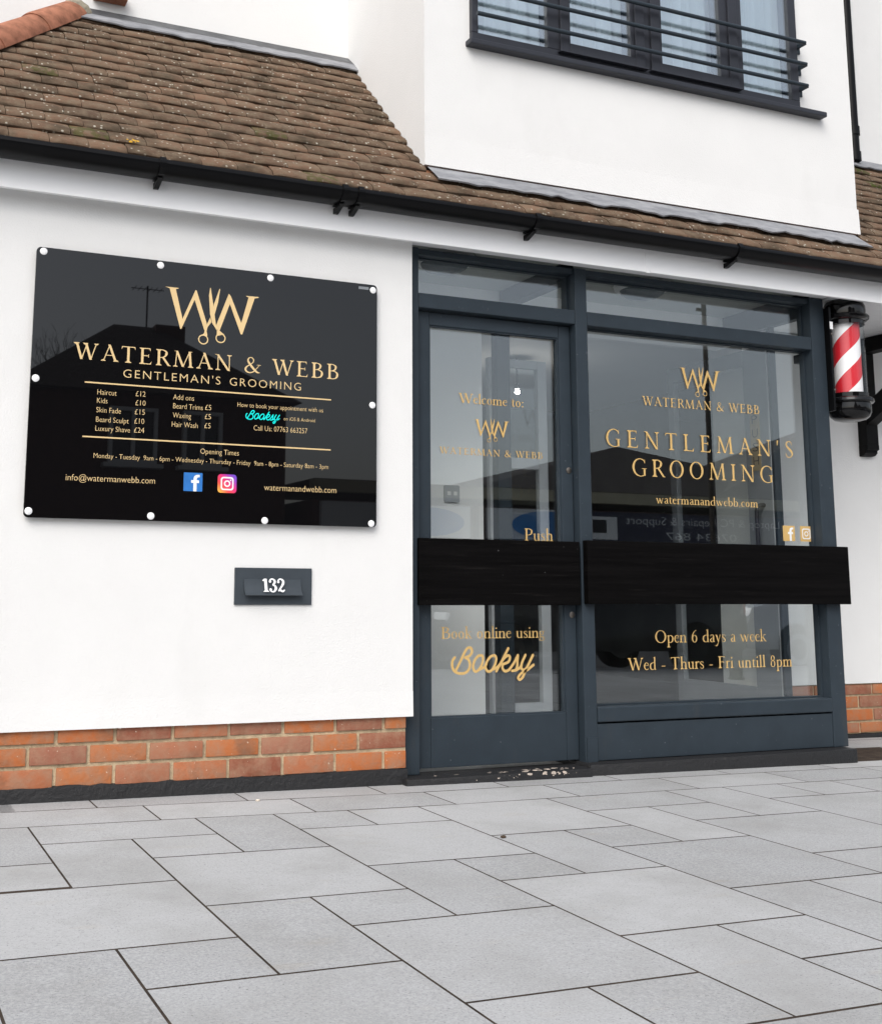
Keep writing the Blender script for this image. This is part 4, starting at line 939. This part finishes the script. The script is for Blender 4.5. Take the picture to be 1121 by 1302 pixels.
# --- barber pole
bp = thing('barber_pole', 'red and white striped barber pole with black caps beside the shop window', 'barber pole', (2.66, .045, 1.65))
px, py = POLE.x, POLE.y
mb = MB(); mb.lathe([(.001, 0), (.072, 0), (.072, .49), (.001, .49)], (px, py, 1.732), 48); mb.build('striped_cylinder', M['stripes'], bp, smooth=True)
mb = MB(); mb.lathe([(.094, 0), (.094, .50)], (px, py, 1.730), 48)
tb = mb.build('clear_tube', M['tube'], bp, smooth=True)
def cap(z, s, nm):
    mb = MB(); pf = [(r_, h * .80) for r_, h in [(.086, -.055), (.098, -.055), (.098, -.030), (.112, -.026), (.122, -.016), (.124, 0), (.118, .010), (.106, .014), (.108, .040), (.107, .070), (.098, .098), (.078, .118), (.045, .128), (.001, .130)]]
    mb.lathe([(r_, s * h) for r_, h in pf], (px, py, z), 48); mb.build(nm, M['blackgl'], bp, smooth=True)
cap(2.207, 1, 'top_cap'); cap(1.748, -1, 'bottom_cap')
mb = MB(); mb.box(2.6525, 2.668, py - .035, py + .035, 1.690, 2.245, bev=.004)
mb.box(2.668, 2.72, py - .024, py + .024, 2.200, 2.222, bev=.003); mb.box(2.668, 2.72, py - .024, py + .024, 1.715, 1.737, bev=.003)
mb.box(2.645, 2.660, py - .046, py - .034, 1.690, 2.245, bev=.002)
mb.build('wall_bracket', M['blackpl'], bp)
box('label_plate', M['white'], bp, 2.647, 2.668, py - .0475, py - .0462, 2.125, 2.165)
for z in (2.10, 1.80):
    mb = MB(); mb.lathe([(.001, -.003), (.005, -.002), (.006, 0)], (2.658, py - .0462, z), 12, 'Y')
    mb.build('screw', M['brass'], bp, smooth=True)
# --- pebbles
def pebble(x, y, r_, mat, label, cat='pebble'):
    mb = MB(); rnd = random.Random(x); bmesh.ops.create_icosphere(mb.bm, subdivisions=2, radius=r_)
    for v in mb.bm.verts: v.co = Vector((x + v.co.x * 1.3, y + v.co.y, gz(x, y) + r_ * .45 + v.co.z * .6)) + Vector([rnd.uniform(-.1, .1) * r_ for _ in range(3)])
    tag(mb.build('pebble', mat, None, smooth=True), label, cat)
pebble(.011, -1.075, .008, M['pebble'], 'small dark brown pebble lying on a paving joint before the door')
pebble(-.545, -.20, .007, M['pebblew'], 'tiny pale chip on the paving close to the black painted base')

# ================================================================== ACROSS THE STREET (seen only in the glass and the black sign)
def hip_roof(mb, x0, x1, y0, y1, ze, zr, inset):
    ym = (y0 + y1) / 2
    a = [(x0, y0, ze), (x1, y0, ze), (x1, y1, ze), (x0, y1, ze)]; r_ = [(x0 + inset, ym, zr), (x1 - inset, ym, zr)]
    mb.face([a[0], a[1], r_[1], r_[0]]); mb.face([a[2], a[3], r_[0], r_[1]]); mb.face([a[1], a[2], r_[1]]); mb.face([a[3], a[0], r_[0]]); mb.face(a[::-1])
def row_shop(x0, x1, label, boards, roofs):
    t = thing('row_shop', label, 'shop', ((x0 + x1) / 2, -25.8, -.3))
    box('wall', M['darkbrick'], t, x0, x1, -33, -25.8, -.7, 3.2)
    for ra, rb, zr, ins in roofs:
        mb = MB(); hip_roof(mb, ra, rb, -33.4, -25.4, 3.75, zr, ins); mb.build('roof', M['darktile'], t)
    box('fascia', M['cream'], t, x0 - .1, x1 + .1, -25.79, -25.42, 3.40, 3.74)
    for a, b_, m_ in boards: box('signboard', m_, t, a, b_, -25.78, -25.6, 2.25, 3.15)
    n = int((x1 - x0) / 1.6); st_ = (x1 - x0 - .6) / n
    for k in range(n):
        a = x0 + .3 + k * st_
        f = MB()
        for q in ((a, a + .06, .2, 2.2), (a + st_ - .06, a + st_, .2, 2.2), (a + .06, a + st_ - .06, .2, .28), (a + .06, a + st_ - .06, 2.12, 2.2)): f.box(q[0], q[1], -25.79, -25.70, q[2], q[3])
        fo = f.build('window', M['far_white'], t)
        box('pane', M['farglass'], fo, a + .06, a + st_ - .06, -25.79, -25.75, .28, 2.12)
    return t
def back_text(text, x0, x1, z, cap, y, mat, parent, name='lettering'):
    """lettering that faces the street on the opposite side (+y)"""
    o = sans(name, text, x0, z, x1, cap, y, mat, parent, mirror=True)
    for v in o.data.vertices: v.co.x = x0 + x1 - v.co.x
    o.data.flip_normals()
    bm = bmesh.new(); bm.from_mesh(o.data); bm.normal_update()
    for f in bm.faces:
        if f.normal.y < 0: f.normal_flip()
    bm.to_mesh(o.data); bm.free()
    return o
s1 = row_shop(15.0, 30.0, 'low shop with twin hipped roofs and a navy sign reflected in the large shop window', ((15.2, 18.6, M['far_white']), (18.7, 28.4, M['navy'])), ((14.8, 30.4, 5.75, 7.7), (23.6, 39.0, 6.9, 7.6)))
back_text('Laptop & PC Repairs & Support', 20.1, 26.2, 2.80, .27, -25.595, M['far_white'], s1)
back_text('07634 867', 21.6, 24.4, 2.34, .24, -25.595, M['far_white'], s1)
box('poster', M['far_white'], s1, 18.8, 19.75, -25.6, -25.58, 2.3, 3.0); box('poster_picture', M['ink'], s1, 18.85, 19.35, -25.58, -25.57, 2.5, 2.9)
s2 = row_shop(9.6, 14.8, 'low flat fronted shop with white and blue sign reflected in the door glass', ((9.8, 14.6, M['far_white']),), ((9.5, 14.5, 4.1, 2.2),))
for x, t in ((13.2, s2), (17.2, s1)):
    mb = MB(); mb.prism([(x + 1.2 * math.cos(a), -25.60, 2.68 + .42 * math.sin(a)) for a in [R(15 * k) for k in range(24)]], (0, .02, 0)); mb.build('oval_sign', M['skyblue'], t)
# house
hs_ = thing('brick_house', 'two storey hipped brick house with white bay windows reflected in the black sign', 'house', (4.4, -24.1, -.3))
box('wall', M['darkbrick'], hs_, 1.7, 9.0, -33, -26.4, -.7, 5.95)
mb = MB(); hip_roof(mb, 1.3, 9.35, -33.4, -26.0, 5.9, 8.5, 3.4)
rf = mb.build('roof', M['darktile'], hs_)
box('chimney', M['darkbrick'], rf, 5.9, 6.8, -30.2, -29.4, 7.0, 8.55)
for x0, x1 in ((4.0, 5.3), (6.0, 7.1)):
    mb = MB()
    for q in ((x0, x1, 4.0, 4.1), (x0, x1, 5.4, 5.5), (x0, x0 + .1, 4.1, 5.4), (x1 - .1, x1, 4.1, 5.4), ((x0 + x1) / 2 - .05, (x0 + x1) / 2 + .05, 4.1, 5.4)): mb.box(q[0], q[1], -26.4, -26.2, q[2], q[3])
    f = mb.build('window', M['far_white'], hs_); box('pane', M['farglass'], f, x0 + .1, x1 - .1, -26.38, -26.33, 4.1, 5.4); box('sill', M['far_white'], f, x0 - .15, x1 + .15, -26.4, -26.05, 3.88, 3.99)
mb = MB(); mb.tube([(5.7, -29.8, 7.3), (5.7, -29.8, 9.8)], .03, 6); mb.tube([(5.2, -29.8, 9.7), (6.2, -29.8, 9.7)], .015, 5)
for k in range(6): mb.tube([(5.3 + k * .16, -30.1, 9.7), (5.3 + k * .16, -29.5, 9.7)], .01, 5)
mb.build('aerial', M['ink'], rf)
g2 = thing('brick_house', 'tall dark gabled house beside the hipped house mirrored in the black sign', 'house', (-4, -24.1, -.3))
box('wall', M['darkbrick'], g2, -8.5, .9, -33, -26.4, -.7, 6.5)
mb = MB(); mb.prism([(-8.9, -26.0, 6.5), (1.35, -26.0, 6.5), (-3.8, -26.0, 11.5)], (0, -7.4, 0)); mb.build('roof', M['darktile'], g2)
# tree
def tree(x, y, h, label):
    t = thing('bare_tree', label, 'tree', (x, y, -.3)); tr, br = MB(), MB(); rnd = random.Random(9)
    tr.tube([(x, y, -.4), (x + .05, y, h * .25), (x, y + .1, h * .42)], [.17, .13, .10], 8); tr.build('trunk', M['bark'], t, smooth=True)
    def grow(p, d, l, r_, lv):
        q = p + d * l; mid = p + d * l * .5 + Vector((rnd.uniform(-.1, .1), rnd.uniform(-.1, .1), 0)) * l
        br.tube([p, mid, q], [r_, r_ * .8, r_ * .6], 5 if lv < 3 else 3, cap=False)
        if lv < 5:
            for _ in range(3 if lv < 4 else 2):
                nd = (d + Vector((rnd.uniform(-.6, .6), rnd.uniform(-.6, .6), rnd.uniform(-.1, .5)))).normalized(); grow(q if rnd.random() < .6 else mid, nd, l * rnd.uniform(.6, .82), r_ * .58, lv + 1)
    for k in range(4): grow(Vector((x, y + .1, h * .42)), Vector((math.cos(k * 1.6) * .5, math.sin(k * 1.6) * .5, 1)).normalized(), h * .125, .07, 0)
    br.build('crown', M['bark'], t)
tree(4.2, -37.0, 12.0, 'bare winter tree whose thin branches are mirrored in the black sign')
t = thing('telegraph_pole', 'tall wooden telegraph pole reflected in the large shop window', 'telegraph pole', (18.6, -19.8, -.3))
mb = MB(); mb.tube([(18.6, -19.8, -.5), (18.6, -19.8, 9.0)], [.075, .06], 12); mb.build('post', M['bark'], t, smooth=True)
mb = MB(); mb.box(18.45, 18.75, -19.93, -19.87, 8.2, 8.28); mb.build('crossarm', M['bark'], t)
# street bollard
t = thing('bollard', 'short black bollard reflected low in the large shop window', 'bollard', (6.43, -5.0, -.2))
mb = MB(); mb.lathe([(.001, -.1), (.085, -.1), (.085, .0), (.07, .02), (.065, .52), (.08, .53), (.08, .57), (.06, .62), (.001, .66)], (6.43, -5.0, -.13), 24); mb.build('post', M['blackgl'], t, smooth=True)
# parked car
def car(x, y, label, mat, rim='greyalu'):
    t = thing('parked_car', label, 'car', (x, y, gz(x, y) - .11)); z0 = gz(x, y) - .115
    side = [(-2.1, .35), (-2.12, .62), (-2.0, .86), (-1.2, .98), (-.55, 1.38), (-.2, 1.45), (.7, 1.45), (1.3, 1.32), (1.85, .98), (2.08, .92), (2.12, .55), (2.08, .30)]
    mb = MB(); n = len(side); half = .86; R_ = []
    for f, ins in ((-1, .0), (-.86, .0), (.86, .0), (1, .0)):
        ring_ = []
        for sx_, sz_ in side:
            tum = .18 * max(0, (sz_ - .9) / .55); yy = half * (1 - tum) * (1 if f > 0 else -1)
            k = .94 if abs(f) == 1 else 1.0
            ring_.append(mb.bm.verts.new((x + sx_ * (k if abs(f) == 1 else 1), y + yy * (1.0 if abs(f) == 1 else .93), z0 + .1 + (sz_ - .1) * (k if abs(f) == 1 else 1))))
        R_.append(ring_)
    for a, b_ in zip(R_, R_[1:]):
        for i in range(n): mb.bm.faces.new((a[i], a[(i + 1) % n], b_[(i + 1) % n], b_[i]))
    mb.bm.faces.new(R_[0]); mb.bm.faces.new(R_[-1][::-1]); mb.build('body', mat, t, smooth=True)
    for sgn in (-1, 1):
        mb = MB(); pts = [(x - .92, .96), (x - .45, 1.30), (x - .1, 1.36), (x + .65, 1.36), (x + 1.15, 1.26), (x + 1.45, .98)]
        mb.prism([(p_, y + sgn * (.868 * (1 - .18 * max(0, (q - .9) / .55))), z0 + q) for p_, q in pts], (0, sgn * .006, 0)); mb.build('side_window', M['farglass'], t)
        for wx in (-1.32, 1.30):
            mb = MB(); mb.lathe([(.20, -.10), (.31, -.10), (.33, -.06), (.33, .06), (.31, .10), (.20, .10)], (x + wx, y + sgn * .78, z0 + .33), 24, 'Y'); wh = mb.build('wheel', M['rubber'], t, smooth=True)
            mb = MB(); mb.lathe([(.001, -.09), (.20, -.105), (.20, .105), (.001, .09)], (x + wx, y + sgn * .78, z0 + .33), 24, 'Y'); mb.build('rim', M[rim], wh, smooth=True)
        mb = MB(); mb.box(x - 2.09, x - 1.98, y + sgn * .66 - .15, y + sgn * .66 + .15, z0 + .62, z0 + .76, bev=.02); mb.build('headlight', M['white'], t)
        mb = MB(); mb.box(x + 2.0, x + 2.10, y + sgn * .68 - .13, y + sgn * .68 + .13, z0 + .72, z0 + .9, bev=.02); mb.build('tail_light', M['redlens'], t)
car(10.7, -8.1, 'silver parked car at the kerb reflected low in the large shop window', M['carp'])
car(6.15, -7.7, 'black parked car at the kerb mirrored in the glass below the black rail board', M['blackgl'], 'blackgl')
